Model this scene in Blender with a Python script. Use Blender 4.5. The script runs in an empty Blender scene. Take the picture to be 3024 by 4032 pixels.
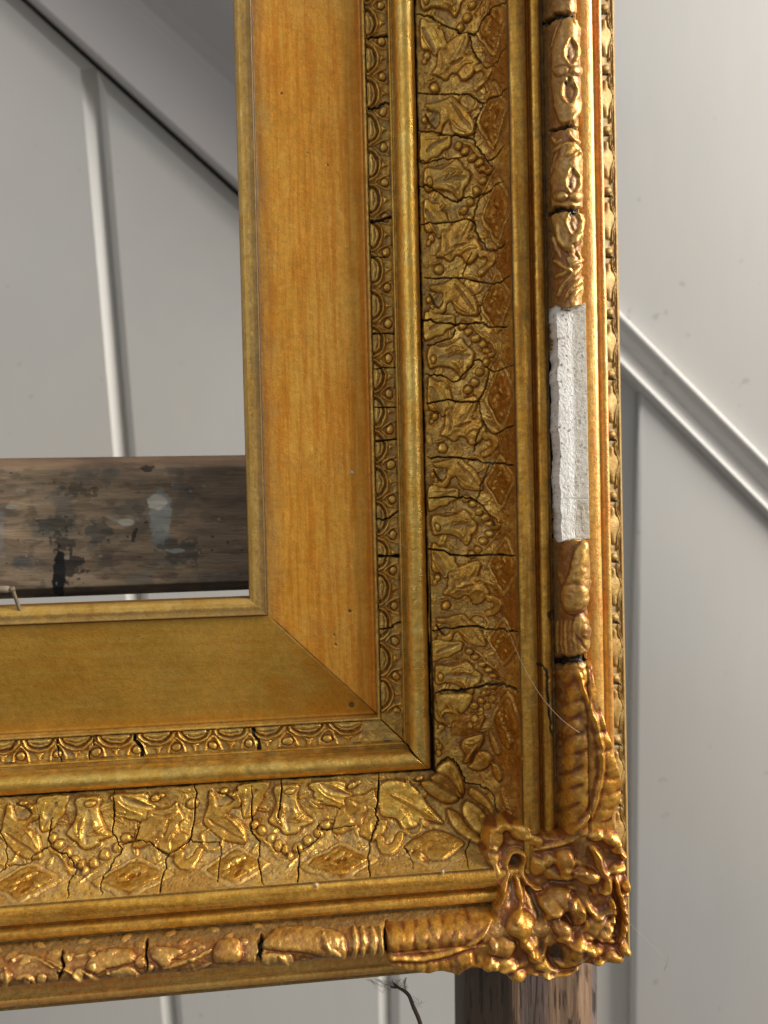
import bpy, bmesh, math, random
import numpy as np
from mathutils import Matrix, Vector
random.seed(7); RNG = np.random.default_rng(7)
scene = bpy.context.scene; COL = scene.collection
# ------------------------------------------------------------------ camera
# frame coordinates in cm: x right, y down, z towards the viewer; blender = (x, -z, -y) / 100
FPX = 3028.0; IW, IH = 3024.0, 4032.0
CAM = np.array([2.0397, -3.7643, 30.1132]); YAW, PITCH, ROLL = -0.10959, 0.019915, -0.023016
def rot3(y, p, r):
    cy, sy, cp, sp, cr, sr = np.cos(y), np.sin(y), np.cos(p), np.sin(p), np.cos(r), np.sin(r)
    return (np.array([[cr, -sr, 0], [sr, cr, 0], [0, 0, 1]]) @ np.array([[1, 0, 0], [0, cp, -sp], [0, sp, cp]])
            @ np.array([[cy, 0, sy], [0, 1, 0], [-sy, 0, cy]]))
R3 = rot3(YAW, PITCH, ROLL)
def proj(x, y, z):
    P = np.stack([x - CAM[0], y - CAM[1], -(z - CAM[2])], -1) @ R3.T
    return IW / 2 + FPX * P[..., 0] / P[..., 2], IH / 2 + FPX * P[..., 1] / P[..., 2]
def ray(px, py):
    d = R3.T @ np.array([(px - IW / 2) / FPX, (py - IH / 2) / FPX, 1.0])
    return np.array([d[0], d[1], -d[2]])
def on_z(px, py, z):                      # point of the plane z seen at a pixel of the photograph
    d = ray(px, py); t = (z - CAM[2]) / d[2]
    return CAM + d * t
def tob(P): P = np.asarray(P, float); return np.stack([P[..., 0], -P[..., 2], -P[..., 1]], -1) * 0.01
cam = bpy.data.cameras.new("camera"); co = bpy.data.objects.new("camera", cam); COL.objects.link(co); scene.camera = co
M3 = np.array([[1, 0, 0], [0, 0, -1], [0, 1, 0]], float)
ex, ey, ez = (M3.T @ R3.T @ v for v in np.eye(3))
mw = Matrix.Identity(4)
for i in range(3): mw[i][0] = ex[i]; mw[i][1] = -ey[i]; mw[i][2] = -ez[i]; mw[i][3] = tob(CAM)[i]
co.matrix_world = mw
cam.sensor_fit = 'HORIZONTAL'; cam.sensor_width = 24; cam.lens = 24 * FPX / IW
cam.clip_start = 0.01; cam.clip_end = 30
cam.dof.use_dof = True; cam.dof.focus_distance = 0.283; cam.dof.aperture_fstop = 10.0
# ------------------------------------------------------------------ world and lamps
w = bpy.data.worlds.new("World"); scene.world = w; w.use_nodes = True
wn = w.node_tree; bg = wn.nodes['Background']
tc = wn.nodes.new('ShaderNodeTexCoord'); sx = wn.nodes.new('ShaderNodeSeparateXYZ'); rp = wn.nodes.new('ShaderNodeValToRGB')
mr = wn.nodes.new('ShaderNodeMapRange'); mr.inputs[1].default_value = -1; mr.inputs[2].default_value = 1
wn.links.new(tc.outputs['Generated'], sx.inputs[0]); wn.links.new(sx.outputs['Z'], mr.inputs[0]); wn.links.new(mr.outputs[0], rp.inputs[0])
rp.color_ramp.elements[0].position = 0.3; rp.color_ramp.elements[0].color = (0.33, 0.29, 0.25, 1)
rp.color_ramp.elements[1].position = 0.62; rp.color_ramp.elements[1].color = (0.80, 0.79, 0.77, 1)
wn.links.new(rp.outputs[0], bg.inputs[0]); bg.inputs[1].default_value = 0.35
def area(name, loc, tgt, sx_, sy_, en, colr):
    l = bpy.data.lights.new(name, 'AREA'); l.shape = 'RECTANGLE'; l.size = sx_; l.size_y = sy_; l.energy = en; l.color = colr
    o = bpy.data.objects.new(name, l); COL.objects.link(o); o.location = loc
    o.rotation_euler = (Vector(tgt) - Vector(loc)).to_track_quat('-Z', 'Y').to_euler(); return o
area("window_light", (1.75, -0.55, 0.85), (0.05, 0.1, -0.05), 1.05, 1.45, 62, (1.0, 0.955, 0.88))
area("left_fill_light", (-1.6, -1.3, 0.9), (0.0, 0.2, 0.0), 0.9, 1.2, 5, (0.92, 0.96, 1.0))  # added fill from the left, no window known there
scene.view_settings.view_transform = 'Standard'; scene.view_settings.look = 'None'
scene.view_settings.exposure = 0.33; scene.view_settings.gamma = 1.0
# ------------------------------------------------------------------ materials
class NT:
    def __init__(s, name):
        s.m = bpy.data.materials.new(name); s.m.use_nodes = True; s.t = s.m.node_tree; s.b = s.t.nodes['Principled BSDF']
    def n(s, k, **kw):
        x = s.t.nodes.new(k)
        for a, v in kw.items(): setattr(x, a, v)
        return x
    def l(s, a, b): s.t.links.new(a, b)
    def vec(s, scale, attr=None, coord='Object'):
        mp = s.n('ShaderNodeMapping'); mp.inputs['Scale'].default_value = scale
        if attr: src = s.n('ShaderNodeAttribute', attribute_name=attr).outputs['Vector']
        else: src = s.n('ShaderNodeTexCoord').outputs[coord]
        s.l(src, mp.inputs[0]); return mp.outputs[0]
    def noise(s, vec, scale, detail=4, rough=.6, dist=0.0):
        x = s.n('ShaderNodeTexNoise'); x.inputs['Scale'].default_value = scale; x.inputs['Detail'].default_value = detail
        x.inputs['Roughness'].default_value = rough; x.inputs['Distortion'].default_value = dist
        s.l(vec, x.inputs['Vector']); return x.outputs['Fac']
    def mapr(s, v, a, b, c=0., d=1.):
        x = s.n('ShaderNodeMapRange'); x.interpolation_type = 'SMOOTHSTEP'
        for i, q in enumerate((a, b, c, d)): x.inputs[i + 1].default_value = q
        s.l(v, x.inputs[0]); return x.outputs[0]
    def mix(s, f, a, b):
        x = s.n('ShaderNodeMix', data_type='RGBA')
        for sock, v in ((x.inputs[0], f), (x.inputs[6], a), (x.inputs[7], b)):
            if isinstance(v, (int, float)): sock.default_value = v
            elif isinstance(v, tuple): sock.default_value = (*v, 1)
            else: s.l(v, sock)
        return x.outputs[2]
    def math(s, op, a, b=0.):
        x = s.n('ShaderNodeMath', operation=op)
        for i, v in enumerate((a, b)):
            if isinstance(v, (int, float)): x.inputs[i].default_value = v
            else: s.l(v, x.inputs[i])
        return x.outputs[0]
    def bump(s, h, strength, dist, prev=None):
        x = s.n('ShaderNodeBump'); x.inputs['Strength'].default_value = strength; x.inputs['Distance'].default_value = dist
        s.l(h, x.inputs['Height'])
        if prev is not None: s.l(prev, x.inputs['Normal'])
        return x.outputs[0]
def gold(name, g1, g2, tone, dust=(0.13, 0.115, 0.08), metal=.8, rough=.4, streak=0., coat=0., pscale=60., dusty=0.25, tones=.5, plum=0., wear=0., mott=.32):
    wm = lambda q: (min(q[0] * 1.03, .96), q[1] * .95, q[2] * .75)
    g1, g2, tone, dust = wm(g1), wm(g2), wm(tone), wm(dust)
    s = NT(name); v = s.vec((1, 1, 1))
    al = s.vec((1.3, 24.0, 1), attr='along')          # along = (u, arc) in dm: fine lines run with the moulding
    a = s.noise(v, pscale, 5, .65, .4)
    if streak: st = s.noise(al, 1.6, 5, .6, .0)
    c = s.mix(s.mapr(a, .35, .65), g1, g2)
    if streak:
        c = s.mix(s.math('MULTIPLY', s.mapr(st, .42, .62), streak), c, tone)
        st2 = s.noise(s.vec((4.5, 62., 1), attr='along'), 1.5, 5, .65, .5); c = s.mix(s.math('MULTIPLY', s.mapr(st2, .52, .68), streak * .55), c, tuple(min(q * 1.22 + .03, .9) for q in g2)); c = s.mix(s.math('MULTIPLY', s.mapr(st2, .46, .32), streak * .2), c, tuple(q * .6 for q in tone))
    t2 = s.noise(v, pscale * .45, 6, .7, .8)
    tn = s.n('ShaderNodeAttribute', attribute_name='tint'); sp = s.n('ShaderNodeSeparateColor'); s.l(tn.outputs['Color'], sp.inputs[0])
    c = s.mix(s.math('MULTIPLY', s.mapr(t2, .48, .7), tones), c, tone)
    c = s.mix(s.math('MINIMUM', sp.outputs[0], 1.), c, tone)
    if plum: c = s.mix(s.math('MULTIPLY', s.mapr(s.noise(v, pscale * .8, 4, .6, .5), .52, .66), plum), c, (0.17, .055, .045))
    d1 = s.noise(v, pscale * 2.3, 6, .75, .6)
    dn = s.math('ADD', s.math('MULTIPLY', s.mapr(d1, .5, .75), dusty), s.math('MULTIPLY', sp.outputs[1], s.mapr(d1, .25, .6, .45, 1.)))
    dn = s.math('MINIMUM', dn, 1.)
    c = s.mix(dn, c, dust)
    if wear:   # small rubbed specks of pale metal
        wn_ = s.math('MULTIPLY', s.mapr(s.noise(s.vec((8., 45., 1), attr='along'), 3.3, 3, .7), .6, .7), wear)
        c = s.mix(wn_, c, (.78, .62, .33))
    sk = s.n('ShaderNodeTexVoronoi'); sk.inputs['Scale'].default_value = 700; s.l(v, sk.inputs['Vector'])
    gate = s.mapr(s.noise(v, 130, 2), .5, .6)
    spk = s.math('MULTIPLY', s.mapr(sk.outputs['Distance'], .16, .1), s.math('MULTIPLY', gate, .6))
    c = s.mix(spk, c, (0.05, .03, .015))
    mt = s.n('ShaderNodeVectorMath', operation='SCALE'); s.l(c, mt.inputs[0]); s.l(s.mapr(s.noise(v, 480, 5, .8), .3, .7, 1 - mott, 1 + mott * .55), mt.inputs['Scale']); c = mt.outputs[0]
    c = s.mix(sp.outputs[2], c, (0.012, .009, .006))
    s.l(c, s.b.inputs['Base Color'])
    s.l(s.math('MULTIPLY', s.math('SUBTRACT', 1., s.math('MAXIMUM', s.math('MULTIPLY', dn, .85), sp.outputs[2])), metal), s.b.inputs['Metallic'])
    rr = s.math('ADD', s.mapr(s.noise(v, pscale * 1.7, 5, .7), .3, .7, rough - .1, rough + .14), s.math('MULTIPLY', dn, .22))
    s.l(rr, s.b.inputs['Roughness'])
    s.b.inputs['Coat Weight'].default_value = coat; s.b.inputs['Coat Roughness'].default_value = .24
    nb = s.bump(s.noise(v, 1100, 3, .8), .4, .0004)
    nb = s.bump(s.noise(v, 260, 4, .65), .35, .0009, nb)
    if streak: nb = s.bump(st, .12, .0004, nb)
    s.l(nb, s.b.inputs['Normal']); return s.m
TONE = (0.36, 0.13, 0.018)
M_MATV = gold('lit_gilded_flat', (.80, .38, .045), (.86, .48, .09), (.68, .25, .012), metal=.38, mott=.16, rough=.38, streak=.72, pscale=24, dusty=.2, tones=.6)  # upright flat: window reflection put into a brighter base colour
M_MATB = gold('shaded_gilded_flat', (.56, .34, .06), (.62, .39, .085), (.56, .24, .02), mott=.15, metal=.6, rough=.42, streak=.3, pscale=26, dusty=.25, tones=.18)  # lower flat: same gilding, its dim reflection put into a darker colour
M_SIGHT = gold('gilded_sight_edge', (.68, .43, .11), (.74, .52, .18), (.32, .15, .03), dust=(.24, .155, .06), mott=.14, metal=.5, rough=.36, streak=.35, pscale=90, dusty=.2)
M_FINE = gold('dusty_gilded_moulding', (.82, .53, .13), (.90, .66, .22), TONE, dust=(.2, .16, .1), metal=.8, rough=.36, streak=.35, pscale=80, dusty=.55, tones=.3)
M_BEAD = gold('burnished_gilded_bead', (.88, .55, .12), (.96, .70, .24), (.5, .24, .035), mott=.2, metal=.92, rough=.33, streak=.3, pscale=70, dusty=.15, tones=.2, wear=.5)
M_COVE = gold('patinated_gilded_ornament', (.86, .51, .09), (.94, .66, .19), (.38, .155, .016), dust=(.42, .29, .125), metal=.68, rough=.32, pscale=170, dusty=.22, tones=.5)
M_CHAN = gold('gilded_channel', (.74, .40, .06), (.84, .52, .12), (.38, .15, .018), metal=.68, rough=.38, streak=.6, pscale=45, dusty=.4, tones=.45)
M_TORUS = gold('varnished_gilded_relief', (.66, .38, .09), (.74, .49, .15), (.34, .115, .018), dust=(.24, .16, .07), metal=.5, rough=.36, coat=.32, pscale=150, dusty=.22, tones=.55, plum=.3)
M_CORNER = gold('varnished_gilded_corner', (.70, .34, .04), (.78, .46, .09), (.30, .085, .008), dust=(.26, .19, .09), metal=.55, rough=.31, coat=.4, pscale=140, dusty=.22, tones=.5, plum=.5)
M_OUT = gold('gilded_outer_moulding', (.70, .40, .09), (.74, .50, .15), (.72, .26, .06), metal=.35, rough=.33, streak=.6, coat=.4, pscale=60, dusty=.2, tones=.4)
M_SIDE = gold('gilded_side', (.42, .29, .09), (.48, .35, .13), TONE, dust=(.2, .16, .1), metal=.3, rough=.5, streak=.3, pscale=60, dusty=.4, tones=.15)
def plaster():
    s = NT('white_plaster'); v = s.vec((1, 1, 1))
    tn = s.n('ShaderNodeAttribute', attribute_name='tint'); sp = s.n('ShaderNodeSeparateColor'); s.l(tn.outputs['Color'], sp.inputs[0])
    c = s.mix(s.mapr(s.noise(v, 120, 5, .7), .4, .7), (.88, .85, .80), (.74, .69, .62))
    vo = s.n('ShaderNodeTexVoronoi'); vo.inputs['Scale'].default_value = 620; s.l(v, vo.inputs['Vector'])
    g = s.mapr(s.noise(v, 210, 3), .47, .56)
    c = s.mix(s.math('MULTIPLY', s.mapr(vo.outputs['Distance'], .42, .22), s.math('MULTIPLY', g, s.math('SUBTRACT', .95, sp.outputs[0]))), c, (.30, .25, .21))
    c = s.mix(sp.outputs[1], c, (.45, .38, .28)); s.l(c, s.b.inputs['Base Color']); s.b.inputs['Roughness'].default_value = .85
    s.l(s.bump(s.noise(v, 480, 4, .8), .55, .001), s.b.inputs['Normal']); return s.m
M_PLAST = plaster()
def paint(name, c1, c2, rough=.42, sc=3.):
    s = NT(name); v = s.vec((1, 1, 1))
    c = s.mix(s.mapr(s.noise(v, sc, 4, .5), .35, .65), c1, c2); c = s.mix(s.math('MULTIPLY', s.mapr(s.noise(v, 5.5, 4, .6), .38, .66), .4), c, tuple(q * k for q, k in zip(c1, (1.04, .97, .92))))
    c = s.mix(s.math('MULTIPLY', s.mapr(s.noise(v, 55, 2), .70, .76), .35), c, (.25, .23, .21))
    s.l(c, s.b.inputs['Base Color']); s.b.inputs['Roughness'].default_value = rough
    s.l(s.bump(s.noise(s.vec((16, 16, 3.)), 3, 3, .5), .1, .002), s.b.inputs['Normal']); return s.m
M_WALL = paint('white_painted_boards', (.60, .595, .565), (.55, .54, .515))
M_STR = paint('grey_painted_stringer', (.47, .455, .45), (.43, .415, .41), .4)
M_WALLR = paint('white_painted_panel', (.575, .565, .545), (.54, .53, .51), .5, 2.)
M_DARK = paint('dark_void_timber', (.03, .025, .02), (.04, .03, .025), .8)
def colwood(name, rough=.7, sc=(1, 1, 1), bstr=.6):
    s = NT(name); a = s.n('ShaderNodeAttribute', attribute_name='tint'); v = s.vec(sc)
    g = s.mapr(s.noise(v, 60, 6, .7, .6), .3, .75, .55, 1.25)
    mm = s.n('ShaderNodeVectorMath', operation='SCALE'); s.l(a.outputs['Color'], mm.inputs[0]); s.l(g, mm.inputs['Scale'])
    s.l(mm.outputs[0], s.b.inputs['Base Color']); s.b.inputs['Roughness'].default_value = rough
    s.l(s.bump(s.noise(v, 90, 5, .7), bstr, .0015), s.b.inputs['Normal']); return s.m
M_BAR = colwood('paint_splattered_wood', .62, (.25, 1, 1.6)); M_POST = colwood('worn_dark_wood', .6, (2.2, 2.2, .12), .9)
def flat(name, c, rough=.6, metal=0.):
    s = NT(name); c2 = tuple(q * .55 for q in c); s.l(s.mix(s.noise(s.vec((1, 1, 1)), 300, 4), c, c2), s.b.inputs['Base Color'])
    s.b.inputs['Roughness'].default_value = rough; s.b.inputs['Metallic'].default_value = metal; return s.m
M_CORE = flat('dark_core_wood', (.10, .065, .035), .8)
# ------------------------------------------------------------------ helpers
def smooth(t): t = np.clip(t, 0, 1); return t * t * (3 - 2 * t)
def vnoise(x, y, seed=0):
    xi, yi = np.floor(x).astype(np.int64), np.floor(y).astype(np.int64); fx, fy = smooth(x - xi), smooth(y - yi)
    def h(a, b):
        n = (a * 374761393 + b * 668265263 + seed * 974634777) & 0xffffffff
        n = ((n ^ (n >> 13)) * 1274126177) & 0xffffffff
        return ((n ^ (n >> 16)) & 0xffff) / 65535.0
    return (h(xi, yi) * (1 - fx) + h(xi + 1, yi) * fx) * (1 - fy) + (h(xi, yi + 1) * (1 - fx) + h(xi + 1, yi + 1) * fx) * fy
def fbm(x, y, o=3, seed=0): return sum(vnoise(x * 2 ** i, y * 2 ** i, seed + i) / 2 ** i for i in range(o)) / sum(.5 ** i for i in range(o)) - .5
def blur2(A, r):
    for ax in (0, 1):
        B_ = np.concatenate([np.repeat(np.take(A, [0], ax), r, ax), A, np.repeat(np.take(A, [-1], ax), r, ax)], ax); c = np.cumsum(B_, ax); c = np.concatenate([np.zeros_like(np.take(c, [0], ax)), c], ax)
        n = A.shape[ax]; A = (np.take(c, np.arange(2 * r + 1, 2 * r + 1 + n), ax) - np.take(c, np.arange(n), ax)) / (2 * r + 1)
    return A
def hollow_tint(H2, T2, k=1.):          # browner tint in the hollows, less tint and dust on high points
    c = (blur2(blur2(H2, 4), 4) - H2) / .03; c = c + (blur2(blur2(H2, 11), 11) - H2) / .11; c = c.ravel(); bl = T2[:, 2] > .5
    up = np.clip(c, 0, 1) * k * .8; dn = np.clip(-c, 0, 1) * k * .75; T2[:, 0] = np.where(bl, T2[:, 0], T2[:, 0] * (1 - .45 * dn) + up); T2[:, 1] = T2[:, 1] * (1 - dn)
def spline(P, n=4, closed=True):
    P = np.asarray(P, float); N = len(P); out = []
    for i in range(N if closed else N - 1):
        g = (lambda k: P[k % N]) if closed else (lambda k: P[min(max(k, 0), N - 1)])
        a, b, c, d = g(i - 1), g(i), g(i + 1), g(i + 2)
        for k in range(n):
            t = k / n; out.append(.5 * (2 * b + (c - a) * t + (2 * a - 5 * b + 4 * c - d) * t * t + (3 * b - a - 3 * c + d) * t ** 3))
    if not closed: out.append(P[-1])
    return np.array(out)
def seg_dist(x, y, P, closed):
    n = len(P); d2 = np.full(x.shape, 1e18); par = np.zeros(x.shape); inside = np.zeros(x.shape, bool)
    for i in range(n if closed else n - 1):
        ax, ay = P[i]; bx, by = P[(i + 1) % n]; vx, vy = bx - ax, by - ay; L = vx * vx + vy * vy + 1e-9
        t = np.clip(((x - ax) * vx + (y - ay) * vy) / L, 0, 1); dd = (x - ax - t * vx) ** 2 + (y - ay - t * vy) ** 2
        m = dd < d2; d2 = np.where(m, dd, d2); par = np.where(m, (i + t) / max(n - 1, 1), par)
        if closed and by != ay: inside ^= ((ay > y) != (by > y)) & (x < (bx - ax) * (y - ay) / (by - ay) + ax)
    return np.sqrt(d2), par, inside
class Geo:
    """relief over a surface: X, Y drawing coordinates, H height in cm, T tint (toning, dust, grime), M motif"""
    def __init__(s, X, Y, H, T, M, K=None, k=1.): s.X, s.Y, s.H, s.T, s.M, s.K, s.k = X, Y, H, T, M, K, k; s.grow = 0.
    def sel(s, P, pad):
        return np.nonzero((s.X > P[:, 0].min() - pad) & (s.X < P[:, 0].max() + pad) & (s.Y > P[:, 1].min() - pad) & (s.Y < P[:, 1].max() + pad))[0]
    def _put(s, i, m, h, tint, motif, mode, mm):
        if mode == 'max': s.H[i] = np.maximum(s.H[i], h)
        elif mode == 'set': s.H[i] = np.where(mm > 0, s.H[i] * (1 - mm) + h * mm, s.H[i])
        else: s.H[i] += h
        if tint is not None: s.T[i] += (np.array(tint) - s.T[i]) * mm[:, None]
        if motif: s.M[i[mm > .5]] = motif
    def poly(s, P, h, bev=12, dome=0., tint=None, motif=0, mode='max', n=4, edge=(.85, .1, 0), ring=7):
        P = spline(P, n) if n else np.asarray(P, float); i = s.sel(P, ring * 2 + s.grow)
        if not len(i): return
        d, _, ins = seg_dist(s.X[i], s.Y[i], P, True); sd = np.where(ins, d, -d) + s.grow
        prof = np.where(sd > 0, h * np.sqrt(1 - (1 - np.clip(sd / bev, 0, 1)) ** 2), -9 if mode == 'max' else 0) + (dome * (1 - np.exp(-np.maximum(sd, 0) / (bev * 3))) if dome else 0)
        s._put(i, None, prof, tint, motif, mode, np.where(sd > 0, 1., 0.))
        if edge is not None and ring:
            e = np.exp(-((sd + ring * .25) / (ring * .55)) ** 2) * .85
            s.T[i] += (np.array(edge) - s.T[i]) * e[:, None]; s.H[i] -= .012 * np.exp(-((sd + ring * .6) / (ring * .6)) ** 2)
    def blob(s, x, y, rx, ry, h, a=0., tint=None, motif=0, mode='add', pw=1., ring=None):
        r = max(rx, ry) * 1.5; i = np.nonzero((abs(s.X - x) < r) & (abs(s.Y - y) < r))[0]
        if not len(i): return
        c, q = math.cos(a), math.sin(a); dx, dy = s.X[i] - x, s.Y[i] - y
        rr = np.sqrt(((dx * c + dy * q) / rx) ** 2 + ((-dx * q + dy * c) / ry) ** 2)
        f = np.where(rr < 1, np.sqrt(np.clip(1 - rr ** 2, 0, 1)) ** pw, 0)
        if pw >= 2: f = np.clip(1 - rr ** 2, 0, 1) ** 1.5
        s._put(i, None, h * f if mode == 'add' else np.where(rr < 1, h * f, -9), tint, motif, mode, np.clip((1 - rr) * 4, 0, 1) if tint is not None or motif else f)
        if ring: e = np.exp(-((rr - 1.08) / .16) ** 2) * ring; s.T[i] += (np.array((.75, .1, .25)) - s.T[i]) * e[:, None]; s.H[i] -= .02 * e
    def line(s, P, w_, h, tint=None, motif=0, taper=True, n=4, mode='add', sharp=False):
        P = spline(P, n, False) if n else np.asarray(P, float); i = s.sel(P, w_ * 1.3)
        if not len(i): return
        d, t, _ = seg_dist(s.X[i], s.Y[i], P, False); ww = w_ * (np.sqrt(np.clip(4 * t * (1 - t), 0, 1)) * .75 + .25 if taper else 1.)
        f = np.clip(1 - (d / ww) ** 2, 0, 1); f = f ** (.6 if sharp else 1.5)
        s._put(i, None, h * f, tint, motif, mode, np.clip(f * 1.6, 0, 1))
    def crack(s, P, w_, depth=.18, jit=5., n=3):
        P = spline(P, 5, False); P = P + RNG.normal(0, 1, P.shape) * jit * .5; i = s.sel(P, w_ * 3 + 6)
        if not len(i): return
        d, t, _ = seg_dist(s.X[i], s.Y[i], P, False); wv = w_ * (.55 + .9 * vnoise(s.X[i] / 23, s.Y[i] / 23, 5)) * np.clip(np.minimum(t, 1 - t) * 9 + .35, 0, 1)
        f = smooth(1.45 - d / np.maximum(wv, .5)); s.H[i] -= depth * f; s.T[i] += (np.array((0, 0, 1.)) - s.T[i]) * np.clip(f * 1.3, 0, 1)[:, None]
        e = np.exp(-((d - wv * 1.6) / (w_ * 1.2)) ** 2) * .25; s.T[i, 1] = np.clip(s.T[i, 1] + e, 0, 1)
def zf(ox, oy, sc):
    return lambda *p: [(ox + a / sc, oy + b / sc) for a, b in p]
def mesh_obj(name, V, F, mat, parent=None, tint=None, along=None, label=None, smooth_=True, nrm=None):
    me = bpy.data.meshes.new(name); V = np.ascontiguousarray(V, np.float32); F = np.asarray(F, np.int32)
    me.vertices.add(len(V)); me.vertices.foreach_set('co', V.ravel()); k = F.shape[1]
    me.loops.add(F.size); me.loops.foreach_set('vertex_index', F.ravel()); me.polygons.add(len(F))
    me.polygons.foreach_set('loop_start', np.arange(len(F), dtype=np.int32) * k); me.update(calc_edges=True)
    me.polygons.foreach_set('use_smooth', np.full(len(F), smooth_))
    if tint is not None:
        a = me.attributes.new('tint', 'FLOAT_COLOR', 'POINT'); a.data.foreach_set('color', np.concatenate([np.clip(tint, 0, 1), np.ones((len(V), 1))], 1).astype(np.float32).ravel())
    if along is not None:
        a = me.attributes.new('along', 'FLOAT_VECTOR', 'POINT'); a.data.foreach_set('vector', np.concatenate([along, np.zeros((len(V), 1))], 1).astype(np.float32).ravel())
    if nrm is not None: me.normals_split_custom_set_from_vertices(nrm)
    me.materials.append(mat); o = bpy.data.objects.new(name, me); COL.objects.link(o)
    if parent is not None: o.parent = parent
    if label: o['label'] = label
    return o
def empty(name, loc, label=None, cat=None, kind=None, parent=None):
    o = bpy.data.objects.new(name, None); COL.objects.link(o); o.location = loc; o.empty_display_size = .02
    if label: o['label'] = label
    if cat: o['category'] = cat
    if kind: o['kind'] = kind
    if parent: o.parent = parent
    return o
def grid_norm(V):
    gu = np.gradient(V, axis=0); gv = np.gradient(V, axis=1); n = np.cross(gu, gv); n /= np.linalg.norm(n, axis=-1, keepdims=True) + 1e-12
    return n
FRAME = empty('picture_frame', (0, 0, 0), 'ornate gilded picture frame corner with cracked leaf ornament and a missing patch showing white plaster', 'picture frame')
# ------------------------------------------------------------------ profile of the moulding (w outwards from the sight edge, z)
def arcpts(cx, cz, rx, rz, a0, a1, n):
    t = np.radians(np.linspace(a0, a1, n)); return [(cx + rx * math.cos(q), cz + rz * math.sin(q)) for q in t]
P_SIGHT = [(0, -.42), (0, -.25), (.02, -.06), (.07, .08), (.2, .19), (.36, .22), (.5, .20), (.6, .22), (.66, .25), (.70, .22), (.71, .05)]
P_FLAT = [(.71, .05), (.74, .02), (.9, .01), (2, -.07), (3.5, -.22), (4.6, -.34), (4.80, -.36), (4.88, -.34), (4.91, -.25)]
P_FILL = [(4.91, -.25), (4.915, .10), (4.93, .15), (4.97, .17), (5.01, .14), (5.03, .05), (5.06, .03)]
P_LUN = [(5.06, .03), (5.12, .03), (5.5, .06), (5.88, .10), (5.91, .10)]
P_BEAD = [(5.91, .10), (5.915, .24), (5.94, .29), (5.98, .28), (6.0, .22), (6.02, .22), (6.06, .24)] + arcpts(6.475, .58, .405, .52, 205, -35, 26) + [(6.86, .20), (6.92, .20)]
P_COVE = [(6.92, .20), (6.925, .70), (6.97, .74)] + [(6.97 + 2.88 * math.sin(math.radians(t)) / math.sin(math.radians(82)), .74 + 2.12 * (1 - math.cos(math.radians(t))) / (1 - math.cos(math.radians(82)))) for t in np.linspace(2, 82, 40)] + [(9.86, 2.9)]
P_CHAN = [(9.86, 2.9), (9.865, 3.0)] + arcpts(10.2, 2.93, .33, .20, 170, 20, 12) + [(10.56, 2.86), (10.60, 2.80), (10.66, 2.80), (10.69, 2.9)] + arcpts(10.88, 2.93, .19, .15, 165, 10, 9) + [(11.10, 2.86), (11.13, 2.84), (11.2, 2.84)]
P_TORUS = [(11.2, 2.84)] + arcpts(11.76, 3.05, .53, 1.0, 172, 4, 44) + [(12.31, 2.95), (12.34, 2.86)]
P_OUT = [(12.34, 2.86), (12.42, 2.88)] + arcpts(12.78, 2.74, .33, .17, 160, 20, 8) + [(13.11, 2.70), (13.13, 2.60), (13.2, 2.60), (13.24, 2.62)] + arcpts(13.38, 2.60, .15, .12, 150, 0, 8) + [(13.55, 2.48), (13.56, 2.2)]
P_SIDE = [(13.56, 2.2), (13.60, 1.6), (13.72, 1.36), (13.95, 1.22), (14.4, 1.05), (14.58, 1.0), (14.60, 1.05), (14.66, 1.04), (15.0, .34), (15.03, .2), (15.03, -1.6)]
PROF = np.array(P_SIGHT[1:] + P_FLAT[1:] + P_FILL[1:] + P_LUN[1:] + P_BEAD[1:] + P_COVE[1:] + P_CHAN[1:] + P_TORUS[1:] + P_OUT[1:] + P_SIDE[1:-1])
def zframe(wv):
    o = np.argsort(PROF[:, 0], kind='stable'); return np.interp(wv, PROF[o, 0], PROF[o, 1])
def resample(P, step):
    P = np.array(P, float); L = np.concatenate([[0], np.cumsum(np.hypot(*np.diff(P, axis=0).T))]); keep = [0.]
    for a, b in zip(L[:-1], L[1:]):
        n = max(1, int(round((b - a) / step))); keep += list(np.linspace(a, b, n + 1)[1:])
    q = np.array(keep); return np.interp(q, L, P[:, 0]), np.interp(q, L, P[:, 1]), q
U0 = {'V': -27.0, 'B': -19.0}
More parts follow.
